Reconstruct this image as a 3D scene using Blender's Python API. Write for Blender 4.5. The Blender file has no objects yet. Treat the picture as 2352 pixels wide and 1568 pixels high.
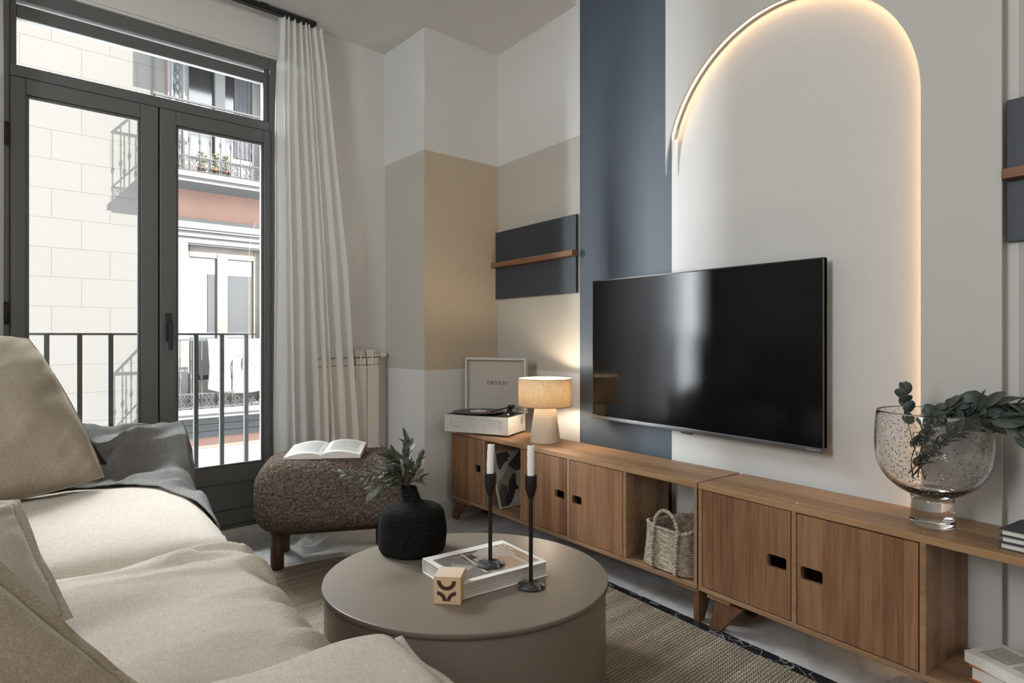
import bpy, math, random
from mathutils import Vector, Matrix, Euler, noise
random.seed(7)
sc = bpy.context.scene
col = sc.collection
PI = math.pi
def R(d): return math.radians(d)

# ------------------------------------------------------------------ camera
cam_d = bpy.data.cameras.new('camera'); cam = bpy.data.objects.new('camera', cam_d); col.objects.link(cam)
cam_d.sensor_width = 36.0; cam_d.lens = 36.0 * 1450 / 2352
cam_d.shift_y = -14 / 2352
cam.location = (0, 0, 1.10); cam.rotation_euler = (R(90), 0, R(-35.2827))
cam_d.clip_start = 0.02; cam_d.clip_end = 200
cam_d.dof.use_dof = False
sc.camera = cam

# ------------------------------------------------------------------ colour management
sc.view_settings.view_transform = 'Standard'; sc.view_settings.look = 'None'
sc.view_settings.gamma = 1.0; sc.view_settings.exposure = 1.36
sc.view_settings.use_curve_mapping = False
sc.cycles.max_bounces = 18; sc.cycles.diffuse_bounces = 6; sc.cycles.glossy_bounces = 4
sc.cycles.transparent_max_bounces = 16; sc.cycles.transmission_bounces = 16
sc.cycles.sample_clamp_indirect = 6.0
sc.cycles.caustics_reflective = False; sc.cycles.caustics_refractive = True

# ------------------------------------------------------------------ sky, sun, fill lights
WA = R(7.0089)                                    # the window wall and the house opposite run at this angle
SKY = 46.0
world = bpy.data.worlds.new('sky'); sc.world = world; world.use_nodes = True
nt = world.node_tree; nt.nodes['Background'].inputs[0].default_value = (0.90, 0.96, 1.0, 1)
nt.nodes['Background'].inputs[1].default_value = SKY
def xf(s, n, z, O=(0.981, 3.744), a=WA):
    return Vector((O[0] + s*math.cos(a) - n*math.sin(a), O[1] + s*math.sin(a) + n*math.cos(a), z))
sd = bpy.data.lights.new('sun', 'SUN'); sd.energy = 160.0; sd.angle = R(0.7); sd.color = (1.0, 0.96, 0.90)
sun = bpy.data.objects.new('sun', sd); col.objects.link(sun)
dloc = Vector((-.36, .5, -.42))
dw = Vector((dloc.x*math.cos(WA) - dloc.y*math.sin(WA), dloc.x*math.sin(WA) + dloc.y*math.cos(WA), dloc.z))
sun.rotation_euler = dw.to_track_quat('-Z', 'Y').to_euler()
def area(name, loc, target, sx, sy, power, color):
    d = bpy.data.lights.new(name, 'AREA'); d.shape = 'RECTANGLE'; d.size = sx; d.size_y = sy; d.energy = power; d.color = color
    o = bpy.data.objects.new(name, d); col.objects.link(o); o.location = loc
    o.rotation_euler = (Vector(target) - Vector(loc)).to_track_quat('-Z', 'Z').to_euler(); return o
po = area('window_portal', xf(-.6, .12, 1.4), xf(-.6, -2, 1.4), 1.22, 2.7, 1, (1, 1, 1)); po.data.cycles.is_portal = True
# added fill lights, out of view behind and beside the camera, to brighten the room
area('rear_fill', (0.1, -2.93, 2.1), (0.5, 3, 1.6), 2.2, 1.1, 12, (1.0, 0.93, 0.84))
area('side_fill', (-2.63, 1.0, 2.1), (2, 1.6, 1.7), 1.6, 1.1, 42, (0.94, 0.97, 1.0))

# ------------------------------------------------------------------ materials
def nmat(name):
    m = bpy.data.materials.new(name); m.use_nodes = True; n = m.node_tree.nodes; l = m.node_tree.links
    return m, n, l, n['Principled BSDF']
def srgb(r, g, b):
    f = lambda c: (c/255/12.92) if c/255 <= .04045 else ((c/255+.055)/1.055)**2.4
    return (f(r), f(g), f(b), 1)
def tc(n, l, kind='Object', scale=(1, 1, 1), rot=(0, 0, 0)):
    t = n.new('ShaderNodeTexCoord'); m = n.new('ShaderNodeMapping'); l.new(t.outputs[kind], m.inputs[0])
    m.inputs['Scale'].default_value = scale; m.inputs['Rotation'].default_value = rot; return m.outputs[0]
def noisen(n, l, vec, scale, detail=3, rough=.5):
    x = n.new('ShaderNodeTexNoise'); l.new(vec, x.inputs['Vector']); x.inputs['Scale'].default_value = scale
    x.inputs['Detail'].default_value = detail; x.inputs['Roughness'].default_value = rough; return x.outputs['Fac']
def ramp(n, l, fac, c0, c1, p0=.3, p1=.7):
    x = n.new('ShaderNodeValToRGB'); l.new(fac, x.inputs[0]); e = x.color_ramp.elements
    e[0].position = p0; e[0].color = c0; e[1].position = p1; e[1].color = c1; return x.outputs[0]
def mixc(n, l, fac, a, b, mode='MIX'):
    x = n.new('ShaderNodeMix'); x.data_type = 'RGBA'; x.blend_type = mode
    for v, i in ((fac, 0), (a, 6), (b, 7)):
        if hasattr(v, 'links') or hasattr(v, 'is_output') and v.is_output: l.new(v, x.inputs[i])
        else: x.inputs[i].default_value = v
    return x.outputs[2]
def mth(n, l, op, a, b=None):
    x = n.new('ShaderNodeMath'); x.operation = op
    for v, i in ((a, 0), (b, 1)):
        if v is None: continue
        if isinstance(v, (int, float)): x.inputs[i].default_value = v
        else: l.new(v, x.inputs[i])
    return x.outputs[0]
def bump(n, l, b, h, strength, dist=.01):
    x = n.new('ShaderNodeBump'); x.inputs['Strength'].default_value = strength; x.inputs['Distance'].default_value = dist
    l.new(h, x.inputs['Height']); l.new(x.outputs[0], b.inputs['Normal']); return x
def plain(name, c, rough=.6, var=.0, vs=3, bs=0, bstr=.3, bd=.002, metal=0, spec=.5, kind='Object'):
    m, n, l, b = nmat(name); b.inputs['Base Color'].default_value = c; b.inputs['Roughness'].default_value = rough
    b.inputs['Metallic'].default_value = metal; b.inputs['Specular IOR Level'].default_value = spec
    v = tc(n, l, kind)
    if var:
        f = noisen(n, l, v, vs, 4); k0 = tuple(x*(1-var) for x in c[:3])+(1,); k1 = tuple(min(1, x*(1+var)) for x in c[:3])+(1,)
        l.new(ramp(n, l, f, k0, k1), b.inputs['Base Color'])
    if bs:
        bump(n, l, b, noisen(n, l, v, bs, 4, .6), bstr, bd)
    return m
def fabric(name, c0, c1, thread=900, rough=.95, bstr=.35, slub=60):
    m, n, l, b = nmat(name); b.inputs['Roughness'].default_value = rough; b.inputs['Specular IOR Level'].default_value = .1
    v = tc(n, l)
    a1 = noisen(n, l, tc(n, l, 'Object', (1, 9, 9)), slub, 3, .7); a2 = noisen(n, l, tc(n, l, 'Object', (9, 1, 9)), slub, 3, .7)
    a3 = noisen(n, l, tc(n, l, 'Object', (9, 9, 1)), slub, 3, .7)
    s = mth(n, l, 'ADD', mth(n, l, 'ADD', a1, a2), a3); s = mth(n, l, 'DIVIDE', s, 3.0)
    l.new(ramp(n, l, s, c0, c1, .38, .62), b.inputs['Base Color'])
    bump(n, l, b, s, bstr, .004)
    try: b.inputs['Sheen Weight'].default_value = .15
    except Exception: pass
    return m
def wood(name, axis, c0, c1, cross, stave=.055, rough=.5, grain=14):
    """grain runs along `axis`; staves differ across `cross`"""
    m, n, l, b = nmat(name); b.inputs['Roughness'].default_value = rough; b.inputs['Specular IOR Level'].default_value = .35
    sc_ = [grain, grain, grain]; sc_[axis] = .7
    t = n.new('ShaderNodeTexCoord'); sx = n.new('ShaderNodeSeparateXYZ'); l.new(t.outputs['Object'], sx.inputs[0])
    k = mth(n, l, 'FLOOR', mth(n, l, 'DIVIDE', sx.outputs[cross], stave))
    wn = n.new('ShaderNodeTexWhiteNoise'); wn.noise_dimensions = '1D'; l.new(k, wn.inputs['W'])
    g = noisen(n, l, tc(n, l, 'Object', sc_), 6, 6, .62)
    g2 = noisen(n, l, tc(n, l, 'Object', tuple(x*.35 for x in sc_)), 4, 3, .6)
    s = mth(n, l, 'ADD', mth(n, l, 'MULTIPLY', g, .5), mth(n, l, 'MULTIPLY', g2, .3)); s = mth(n, l, 'ADD', s, mth(n, l, 'MULTIPLY', wn.outputs['Value'], .22))
    cc = ramp(n, l, s, c0, c1, .32, .70); l.new(cc, b.inputs['Base Color'])
    bump(n, l, b, g, .12, .002); return m
def emis(name, c, s):
    m, n, l, b = nmat(name); b.inputs['Base Color'].default_value = (0, 0, 0, 1)
    b.inputs['Emission Color'].default_value = c; b.inputs['Emission Strength'].default_value = s; return m

M = {}
M['white'] = plain('white_wall_paint', (.66, .655, .635, 1), .75, .02, 2, 260, .12, .001)
M['ceil'] = plain('ceiling_paint', (.70, .695, .675, 1), .85, .02, 1.5)
M['panel'] = plain('panel_paint', (.56, .55, .52, 1), .6, .015, 1.5, 300, .05, .001)
M['greige'] = plain('greige_paint', (.50, .475, .42, 1), .75, .02, 2, 260, .12, .001)
M['tan'] = plain('tan_paint', (.51, .425, .315, 1), .75, .02, 2, 260, .12, .001)
M['blue'] = plain('slate_blue_paint', (.058, .076, .100, 1), .55, .04, 2, 240, .15, .001)
M['stone_base'] = plain('stone_baseboard', (.50, .48, .45, 1), .5, .08, 9)
M['frame'] = plain('grey_lacquered_frame', (.112, .117, .113, 1), .38, .02, 2)
M['gap'] = plain('dark_seal', (.012, .012, .012, 1), .7)
M['navy'] = plain('dark_blue_board', (.030, .038, .052, 1), .45, .05, 3)
M['black'] = plain('black_plastic', (.012, .012, .013, 1), .38, .02)
M['blackm'] = plain('black_metal', (.02, .02, .022, 1), .42, .1, 40)
M['chrome'] = plain('chrome', (.75, .75, .75, 1), .18, metal=1)
M['linen'] = fabric('natural_linen', srgb(172, 163, 149), srgb(206, 198, 185), slub=40, bstr=.6)
M['linen2'] = fabric('pillow_linen', srgb(146, 135, 118), srgb(180, 169, 150), slub=40, bstr=.6)
M['cream'] = plain('cream_enamel', (.66, .60, .52, 1), .35, .01)
M['paper'] = plain('paper', (.74, .72, .67, 1), .8, .03, 30)
M['cream_case'] = plain('cream_case', (.52, .50, .45, 1), .5, .02, 10, 500, .1, .0008)
M['lin_in'] = plain('case_lining', (.42, .395, .34, 1), .7, .03, 4)
W0, W1 = srgb(98, 66, 45), srgb(158, 118, 86)
M['wood_v'] = wood('door_wood', 2, W0, W1, 1, .06)
M['wood_h'] = wood('top_wood', 1, srgb(134, 98, 70), srgb(182, 146, 108), 0, .07, .42)
M['wood_e'] = wood('frame_wood', 1, srgb(120, 90, 66), srgb(162, 130, 100), 0, .05)
M['wood_d'] = wood('dark_leg_wood', 2, srgb(56, 38, 27), srgb(84, 60, 44), 0, .03)
M['wood_leg'] = wood('leg_wood', 2, srgb(88, 60, 41), srgb(122, 90, 64), 1, .05)
M['ledge'] = wood('ledge_wood', 1, srgb(118, 82, 58), srgb(150, 110, 80), 0, .05)

# marble floor
m, n, l, b = nmat('white_marble_tiles'); M['floor'] = m
v = tc(n, l, 'Object'); b.inputs['Roughness'].default_value = .28
br = n.new('ShaderNodeTexBrick'); l.new(tc(n, l, 'Object', (1, 1, 1), (0, 0, R(7))), br.inputs['Vector'])
br.inputs['Scale'].default_value = 1.0; br.inputs['Brick Width'].default_value = .4; br.inputs['Row Height'].default_value = .4
br.inputs['Mortar Size'].default_value = .0015; br.offset = 0
br.inputs['Color1'].default_value = (1, 1, 1, 1); br.inputs['Color2'].default_value = (.93, .93, .93, 1); br.inputs['Mortar'].default_value = (.62, .61, .6, 1)
wv = n.new('ShaderNodeTexWave'); l.new(tc(n, l, 'Object', (1, 1.6, 1), (0, 0, R(35))), wv.inputs['Vector'])
wv.inputs['Scale'].default_value = 1.6; wv.inputs['Distortion'].default_value = 9; wv.inputs['Detail'].default_value = 4; wv.inputs['Detail Scale'].default_value = 1.4
vein = ramp(n, l, wv.outputs['Fac'], (.50, .50, .50, 1), (.60, .595, .58, 1), .0, .3)
l.new(mixc(n, l, 1.0, vein, br.outputs['Color'], 'MULTIPLY'), b.inputs['Base Color'])
# black marble strip
m, n, l, b = nmat('black_marble'); M['bmarble'] = m; b.inputs['Roughness'].default_value = .2
vo = n.new('ShaderNodeTexVoronoi'); vo.feature = 'DISTANCE_TO_EDGE'; dv = tc(n, l, 'Object'); 
nz = n.new('ShaderNodeTexNoise'); l.new(dv, nz.inputs['Vector']); nz.inputs['Scale'].default_value = 9
vm = n.new('ShaderNodeVectorMath'); vm.operation = 'MULTIPLY_ADD'; l.new(nz.outputs['Color'], vm.inputs[0]); vm.inputs[1].default_value = (.25, .25, .25); l.new(dv, vm.inputs[2])
l.new(vm.outputs[0], vo.inputs['Vector']); vo.inputs['Scale'].default_value = 8
l.new(ramp(n, l, vo.outputs['Distance'], (.34, .34, .35, 1), (.018, .02, .023, 1), .0, .025), b.inputs['Base Color'])
# braided rug : rows run parallel to the window wall
m, n, l, b = nmat('braided_jute'); M['rug'] = m; b.inputs['Roughness'].default_value = .95; b.inputs['Specular IOR Level'].default_value = .1
t = n.new('ShaderNodeTexCoord'); mp = n.new('ShaderNodeMapping'); l.new(t.outputs['Object'], mp.inputs[0]); mp.inputs['Rotation'].default_value = (0, 0, -WA)
nz = n.new('ShaderNodeTexNoise'); l.new(mp.outputs[0], nz.inputs['Vector']); nz.inputs['Scale'].default_value = 14
sx = n.new('ShaderNodeSeparateXYZ'); l.new(mp.outputs[0], sx.inputs[0])
yy = mth(n, l, 'ADD', mth(n, l, 'DIVIDE', sx.outputs[1], .0135), mth(n, l, 'MULTIPLY', nz.outputs['Fac'], .5))
row = mth(n, l, 'FRACT', yy); rr = mth(n, l, 'ABSOLUTE', mth(n, l, 'SUBTRACT', row, .5)); hrow = mth(n, l, 'SUBTRACT', 1, mth(n, l, 'POWER', mth(n, l, 'MULTIPLY', rr, 2), 3))
k = mth(n, l, 'FLOOR', yy)
ph = mth(n, l, 'ADD', mth(n, l, 'MULTIPLY', sx.outputs[0], 420), mth(n, l, 'ADD', mth(n, l, 'MULTIPLY', k, 2.3), mth(n, l, 'MULTIPLY', rr, 9)))
tw = mth(n, l, 'SINE', ph)
hh = mth(n, l, 'ADD', mth(n, l, 'MULTIPLY', hrow, .6), mth(n, l, 'MULTIPLY', tw, .22))
wn = n.new('ShaderNodeTexWhiteNoise'); wn.noise_dimensions = '1D'; l.new(mth(n, l, 'FLOOR', mth(n, l, 'DIVIDE', k, 2)), wn.inputs['W'])
fine = noisen(n, l, mp.outputs[0], 220, 2)
cf = mth(n, l, 'ADD', mth(n, l, 'MULTIPLY', hh, .75), mth(n, l, 'ADD', mth(n, l, 'MULTIPLY', wn.outputs['Value'], .22), mth(n, l, 'MULTIPLY', fine, .25)))
l.new(ramp(n, l, cf, srgb(78, 68, 59), srgb(184, 172, 154), .12, .92), b.inputs['Base Color'])
bump(n, l, b, hh, 1.0, .006)
# boucle
m, n, l, b = nmat('brown_boucle'); M['boucle'] = m; b.inputs['Roughness'].default_value = 1; b.inputs['Specular IOR Level'].default_value = .08
v = tc(n, l); f1_ = noisen(n, l, v, 95, 2, .5); f2_ = noisen(n, l, v, 230, 2, .5)
hh = mth(n, l, 'ADD', mth(n, l, 'MULTIPLY', f1_, .7), mth(n, l, 'MULTIPLY', f2_, .3))
l.new(ramp(n, l, hh, srgb(74, 65, 57), srgb(134, 122, 110), .36, .70), b.inputs['Base Color'])
bump(n, l, b, hh, 1.0, .012)
# throw: fine ribbed grey cotton
m, n, l, b = nmat('grey_ribbed_cotton'); M['throw'] = m; b.inputs['Roughness'].default_value = .95; b.inputs['Specular IOR Level'].default_value = .1
t = n.new('ShaderNodeTexCoord'); sx = n.new('ShaderNodeSeparateXYZ'); l.new(t.outputs['UV'], sx.inputs[0])
w = mth(n, l, 'SINE', mth(n, l, 'MULTIPLY', sx.outputs[0], 1100)); nf = noisen(n, l, t.outputs['Object'], 160, 3)
hh = mth(n, l, 'ADD', mth(n, l, 'MULTIPLY', w, .25), mth(n, l, 'ADD', mth(n, l, 'MULTIPLY', nf, .6), .2))
l.new(ramp(n, l, hh, srgb(88, 88, 87), srgb(148, 148, 144), .15, .85), b.inputs['Base Color']); bump(n, l, b, hh, .5, .002)
# black rope vase
m, n, l, b = nmat('black_cord'); M['cord'] = m; b.inputs['Roughness'].default_value = .9; b.inputs['Specular IOR Level'].default_value = .08
v = tc(n, l, 'Object', (1, 1, 4)); nf = noisen(n, l, v, 120, 3, .7)
l.new(ramp(n, l, nf, (.005, .005, .0055, 1), (.032, .032, .032, 1), .42, .8), b.inputs['Base Color']); bump(n, l, b, nf, .6, .002)
# sheer curtain
m, n, l, b = nmat('sheer_voile'); M['voile'] = m; n.remove(b); out = n['Material Output']
d = n.new('ShaderNodeBsdfDiffuse'); d.inputs[0].default_value = (.93, .93, .91, 1)
tl = n.new('ShaderNodeBsdfTranslucent'); tl.inputs[0].default_value = (.93, .94, .93, 1)
tr = n.new('ShaderNodeBsdfTransparent'); x1 = n.new('ShaderNodeMixShader'); x1.inputs[0].default_value = .5
l.new(d.outputs[0], x1.inputs[1]); l.new(tl.outputs[0], x1.inputs[2]); x2 = n.new('ShaderNodeMixShader'); x2.inputs[0].default_value = .76
l.new(tr.outputs[0], x2.inputs[1]); l.new(x1.outputs[0], x2.inputs[2]); l.new(x2.outputs[0], out.inputs[0])
# window pane: clear, faint reflection
m, n, l, b = nmat('window_glass'); M['pane'] = m; n.remove(b); out = n['Material Output']
tr = n.new('ShaderNodeBsdfTransparent'); gl = n.new('ShaderNodeBsdfGlossy'); gl.inputs['Roughness'].default_value = .02
fr = n.new('ShaderNodeFresnel'); fr.inputs[0].default_value = 1.3; x2 = n.new('ShaderNodeMixShader'); l.new(fr.outputs[0], x2.inputs[0])
l.new(tr.outputs[0], x2.inputs[1]); l.new(gl.outputs[0], x2.inputs[2]); l.new(x2.outputs[0], out.inputs[0])
# bubbly blown glass
m, n, l, b = nmat('bubble_glass'); M['bglass'] = m; b.inputs['Base Color'].default_value = (1, 1, 1, 1); b.inputs['Roughness'].default_value = .0
b.inputs['Transmission Weight'].default_value = 1; b.inputs['IOR'].default_value = 1.45
vo = n.new('ShaderNodeTexVoronoi'); l.new(tc(n, l, 'Object'), vo.inputs['Vector']); vo.inputs['Scale'].default_value = 95
hb = ramp(n, l, vo.outputs['Distance'], (1, 1, 1, 1), (0, 0, 0, 1), .08, .24); bb = bump(n, l, b, hb, .55, .004)
m, n, l, b = nmat('clear_glass'); M['cglass'] = m; b.inputs['Base Color'].default_value = (.97, .97, .96, 1); b.inputs['Roughness'].default_value = .01
b.inputs['Transmission Weight'].default_value = 1; b.inputs['IOR'].default_value = 1.45
# lamp shade / lamp body
def shade_mat(name, c0, c1, trans):
    m, n, l, b = nmat(name); n.remove(b); out = n['Material Output']
    a1 = noisen(n, l, tc(n, l, 'Object', (3, 3, 40)), 12, 3, .7); a2 = noisen(n, l, tc(n, l, 'Object', (30, 30, 2)), 10, 3, .7)
    c = ramp(n, l, mth(n, l, 'MULTIPLY', mth(n, l, 'ADD', a1, a2), .5), c0, c1, .4, .6)
    d = n.new('ShaderNodeBsdfDiffuse'); t = n.new('ShaderNodeBsdfTranslucent'); l.new(c, d.inputs[0]); l.new(c, t.inputs[0])
    x = n.new('ShaderNodeMixShader'); x.inputs[0].default_value = trans; l.new(d.outputs[0], x.inputs[1]); l.new(t.outputs[0], x.inputs[2]); l.new(x.outputs[0], out.inputs[0]); return m
M['shade'] = shade_mat('linen_shade', srgb(216, 192, 154), srgb(250, 240, 216), .33)
M['lampbody'] = fabric('lamp_body_linen', srgb(200, 188, 168), srgb(226, 216, 198), slub=50)
M['bulb'] = emis('warm_bulb', (1, .84, .66, 1), 125)
M['led'] = emis('warm_led', (1, .60, .30, 1), 9.5)
M['ivory'] = plain('wax', (.78, .76, .72, 1), .5, .02, 30)
M['iron'] = plain('cast_iron', (.012, .010, .009, 1), .6, .3, 60, 90, .5, .002, spec=.25)
m, n, l, b = nmat('iron_with_wax'); M['ironwax'] = m; b.inputs['Roughness'].default_value = .5
f = noisen(n, l, tc(n, l), 42, 5, .65); l.new(ramp(n, l, f, (.022, .02, .02, 1), (.42, .40, .38, 1), .56, .64), b.inputs['Base Color']); bump(n, l, b, f, .5, .003)
M['table'] = plain('taupe_lacquer', (.178, .148, .118, 1), .36, .02, 3)
M['leaf_o'] = plain('olive_leaf', (.115, .12, .095, 1), .36, .35, 18)
M['leaf_e'] = plain('eucalyptus_leaf', (.070, .092, .074, 1), .5, .4, 12)
M['twig'] = plain('twig', (.05, .04, .03, 1), .7)
M['wicker_a'] = plain('seagrass', (.36, .30, .225, 1), .8, .45, 55)
M['block'] = wood('beech', 2, srgb(190, 156, 120), srgb(212, 182, 146), 0, .5)
M['blocktop'] = wood('beech_end', 0, srgb(196, 172, 146), srgb(222, 202, 180), 1, .5)
M['burnt'] = plain('burnt_wood', (.05, .022, .014, 1), .8, .3, 80)
M['orange'] = plain('orange_cover', (.48, .13, .03, 1), .6)
M['darkcover'] = plain('dark_cover', (.055, .065, .075, 1), .5, .05, 20)
M['stonebowl'] = plain('stoneware', (.12, .11, .09, 1), .5, .15, 20)
M['rim'] = plain('raw_rim', (.40, .28, .18, 1), .6)

# ------------------------------------------------------------------ mesh helpers
class MB:
    def __init__(s): s.v = []; s.f = []; s.m = []; s.uv = None
    def add(s, vs, fs, mi=0):
        o = len(s.v); s.v += [tuple(x) for x in vs]; s.f += [tuple(i+o for i in f) for f in fs]; s.m += [mi]*len(fs); return s
    def box(s, x0, x1, y0, y1, z0, z1, mi=0):
        vs = [(x, y, z) for x in (x0, x1) for y in (y0, y1) for z in (z0, z1)]
        return s.add(vs, [(0, 1, 3, 2), (4, 6, 7, 5), (0, 4, 5, 1), (2, 3, 7, 6), (0, 2, 6, 4), (1, 5, 7, 3)], mi)
    def prism(s, poly, a0, a1, axis=2, mi=0):
        """poly in the other two axes (cyclic order), extruded along axis"""
        def P(p, a):
            if axis == 2: return (p[0], p[1], a)
            if axis == 0: return (a, p[0], p[1])
            return (p[0], a, p[1])
        k = len(poly); vs = [P(p, a0) for p in poly] + [P(p, a1) for p in poly]
        fs = [tuple(range(k-1, -1, -1)), tuple(range(k, 2*k))] + [(i, (i+1) % k, (i+1) % k + k, i+k) for i in range(k)]
        return s.add(vs, fs, mi)
    def lathe(s, prof, n=48, c=(0, 0, 0), sx=1, sy=1, caps=True, mi=0, fn=None):
        vs = []
        for (r, z) in prof:
            for i in range(n):
                a = 2*PI*i/n; rr = r
                vs.append((c[0]+rr*sx*math.cos(a), c[1]+rr*sy*math.sin(a), c[2]+z))
        fs = []
        for j in range(len(prof)-1):
            for i in range(n):
                fs.append((j*n+i, j*n+(i+1) % n, (j+1)*n+(i+1) % n, (j+1)*n+i))
        if caps:
            fs.append(tuple(range(n-1, -1, -1))); fs.append(tuple((len(prof)-1)*n+i for i in range(n)))
        return s.add(vs, fs, mi)
    def tube(s, pts, r, n=8, mi=0, closed=False, rad=None):
        pts = [Vector(p) for p in pts]; k = len(pts); vs = []; prev = None
        for i, p in enumerate(pts):
            if closed: t = (pts[(i+1) % k] - pts[i-1])
            else: t = pts[min(i+1, k-1)] - pts[max(i-1, 0)]
            if t.length < 1e-9: t = Vector((0, 0, 1))
            t.normalize()
            if prev is None:
                u = t.orthogonal().normalized()
            else:
                u = prev - t*prev.dot(t)
                u = u.normalized() if u.length > 1e-6 else t.orthogonal().normalized()
            prev = u; w = t.cross(u); ri = rad[i] if rad else r
            for j in range(n):
                a = 2*PI*j/n; vs.append(p + (u*math.cos(a) + w*math.sin(a))*ri)
        fs = []
        for i in range(k if closed else k-1):
            for j in range(n):
                a, b_ = i*n+j, i*n+(j+1) % n; c_, d_ = ((i+1) % k)*n+(j+1) % n, ((i+1) % k)*n+j
                fs.append((a, b_, c_, d_))
        if not closed: fs += [tuple(range(n-1, -1, -1)), tuple((k-1)*n+j for j in range(n))]
        return s.add(vs, fs, mi)
    def grid(s, fn, nu, nv, mi=0, closeu=False):
        vs = [fn(i/(nu if closeu else nu-1), j/(nv-1)) for j in range(nv) for i in range(nu)]
        fs = []
        for j in range(nv-1):
            for i in range(nu if closeu else nu-1):
                a = j*nu+i; b_ = j*nu+(i+1) % nu; fs.append((a, b_, b_+nu, a+nu))
        return s.add(vs, fs, mi)
    def rbox(s, c, h, r, n=16, crown=0, fn=None, cb=0):
        """rounded cushion box, centre c, half sizes h"""
        def m_(i):  # denser near edges
            t = -1+2*i/n; return math.sin(t*PI/2)*.6+t*.4
        idx = {}; vs = []
        def vid(i, j, k):
            q = (i, j, k)
            if q not in idx:
                p = [m_(i)*h[0], m_(j)*h[1], m_(k)*h[2]]; rr = min(r, *h)
                inn = [max(-(h[a]-rr), min(h[a]-rr, p[a])) for a in range(3)]
                dd = Vector([p[a]-inn[a] for a in range(3)])
                if dd.length > 1e-9: dd = dd.normalized()*rr
                o = [inn[a]+dd[a] for a in range(3)]
                X, Y = o[0]/h[0], o[1]/h[1]
                if o[2] > 0: o[2] += crown*(1-X**4)*(1-Y**4)*(o[2]/h[2])
                else: o[2] -= cb*(1-X**4)*(1-Y**4)*(-o[2]/h[2])
                p = (c[0]+o[0], c[1]+o[1], c[2]+o[2])
                if fn: p = fn(p)
                idx[q] = len(vs); vs.append(p)
            return idx[q]
        fs = []
        for a in range(n):
            for b_ in range(n):
                fs.append((vid(a, b_, 0), vid(a, b_+1, 0), vid(a+1, b_+1, 0), vid(a+1, b_, 0)))
                fs.append((vid(a, b_, n), vid(a+1, b_, n), vid(a+1, b_+1, n), vid(a, b_+1, n)))
                fs.append((vid(a, 0, b_), vid(a+1, 0, b_), vid(a+1, 0, b_+1), vid(a, 0, b_+1)))
                fs.append((vid(a, n, b_), vid(a, n, b_+1), vid(a+1, n, b_+1), vid(a+1, n, b_)))
                fs.append((vid(0, a, b_), vid(0, a, b_+1), vid(0, a+1, b_+1), vid(0, a+1, b_)))
                fs.append((vid(n, a, b_), vid(n, a+1, b_), vid(n, a+1, b_+1), vid(n, a, b_+1)))
        return s.add(vs, fs)
    def build(s, name, mats, parent=None, smooth=False, bevel=0, bseg=2, sub=0, solid=0, world=False, uv=None, weld=False):
        me = bpy.data.meshes.new(name)
        vs = s.v
        if world and parent is not None:
            mi = parent.matrix_world.inverted() if False else (Matrix.Translation(parent.location) @ parent.rotation_euler.to_matrix().to_4x4()).inverted()
            vs = [tuple(mi @ Vector(p)) for p in vs]
        me.from_pydata(vs, [], s.f)
        if not isinstance(mats, (list, tuple)): mats = [mats]
        for q in mats: me.materials.append(q)
        me.polygons.foreach_set('material_index', s.m)
        if smooth: me.polygons.foreach_set('use_smooth', [True]*len(s.f))
        if uv:
            ul = me.uv_layers.new(name='UVMap')
            for li in me.loops: ul.data[li.index].uv = uv[li.vertex_index]
        import bmesh
        bm = bmesh.new(); bm.from_mesh(me)
        if weld: bmesh.ops.remove_doubles(bm, verts=bm.verts, dist=1e-5)
        bmesh.ops.recalc_face_normals(bm, faces=bm.faces); bm.to_mesh(me); bm.free()
        o = bpy.data.objects.new(name, me); col.objects.link(o)
        if parent is not None: o.parent = parent
        if bevel:
            b_ = o.modifiers.new('bevel', 'BEVEL'); b_.width = bevel; b_.segments = bseg; b_.limit_method = 'ANGLE'; b_.angle_limit = R(40)
            me.polygons.foreach_set('use_smooth', [True]*len(me.polygons))
            try:
                w = o.modifiers.new('wn', 'WEIGHTED_NORMAL')
            except Exception: pass
        if solid:
            q = o.modifiers.new('solid', 'SOLIDIFY'); q.thickness = solid; q.offset = 0
        if sub:
            q = o.modifiers.new('sub', 'SUBSURF'); q.levels = sub; q.render_levels = sub
        return o
def tag(o, label=None, cat=None, group=None, kind=None):
    if label: o['label'] = label
    if cat: o['category'] = cat
    if group: o['group'] = group
    if kind: o['kind'] = kind
    return o
def thing(name, label, cat, loc=(0, 0, 0), rz=0, group=None):
    o = bpy.data.objects.new(name, None); col.objects.link(o); o.location = loc; o.rotation_euler = (0, 0, rz)
    o.empty_display_size = .05
    return tag(o, label, cat, group)
def struct(o, label=None): o['kind'] = 'structure'; (label and o.__setitem__('label', label)); return o
def text_mb(txt, size, fn, depth=.0004, spacing=1.0, align='CENTER', xs=1.0):
    """flat lettering turned into mesh; fn maps (x, y, d) to a point"""
    cu = bpy.data.curves.new('t', 'FONT'); cu.body = txt; cu.size = size; cu.align_x = align; cu.align_y = 'CENTER'; cu.space_character = spacing; cu.resolution_u = 3
    o = bpy.data.objects.new('t', cu); col.objects.link(o); dg = bpy.context.evaluated_depsgraph_get(); dg.update()
    me = bpy.data.meshes.new_from_object(o.evaluated_get(dg)); mb = MB()
    vs = [fn(v_.co.x*xs, v_.co.y, 0) for v_ in me.vertices]; vs2 = [fn(v_.co.x*xs, v_.co.y, depth) for v_ in me.vertices]
    mb.add(vs2, [tuple(p.vertices) for p in me.polygons])
    bpy.data.objects.remove(o); bpy.data.meshes.remove(me); bpy.data.curves.remove(cu); return mb
def copy_tree(o, parent=None):
    c = o.copy(); col.objects.link(c); c.parent = parent
    for ch in [x for x in bpy.data.objects if x.parent == o]: copy_tree(ch, c)
    return c

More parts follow.
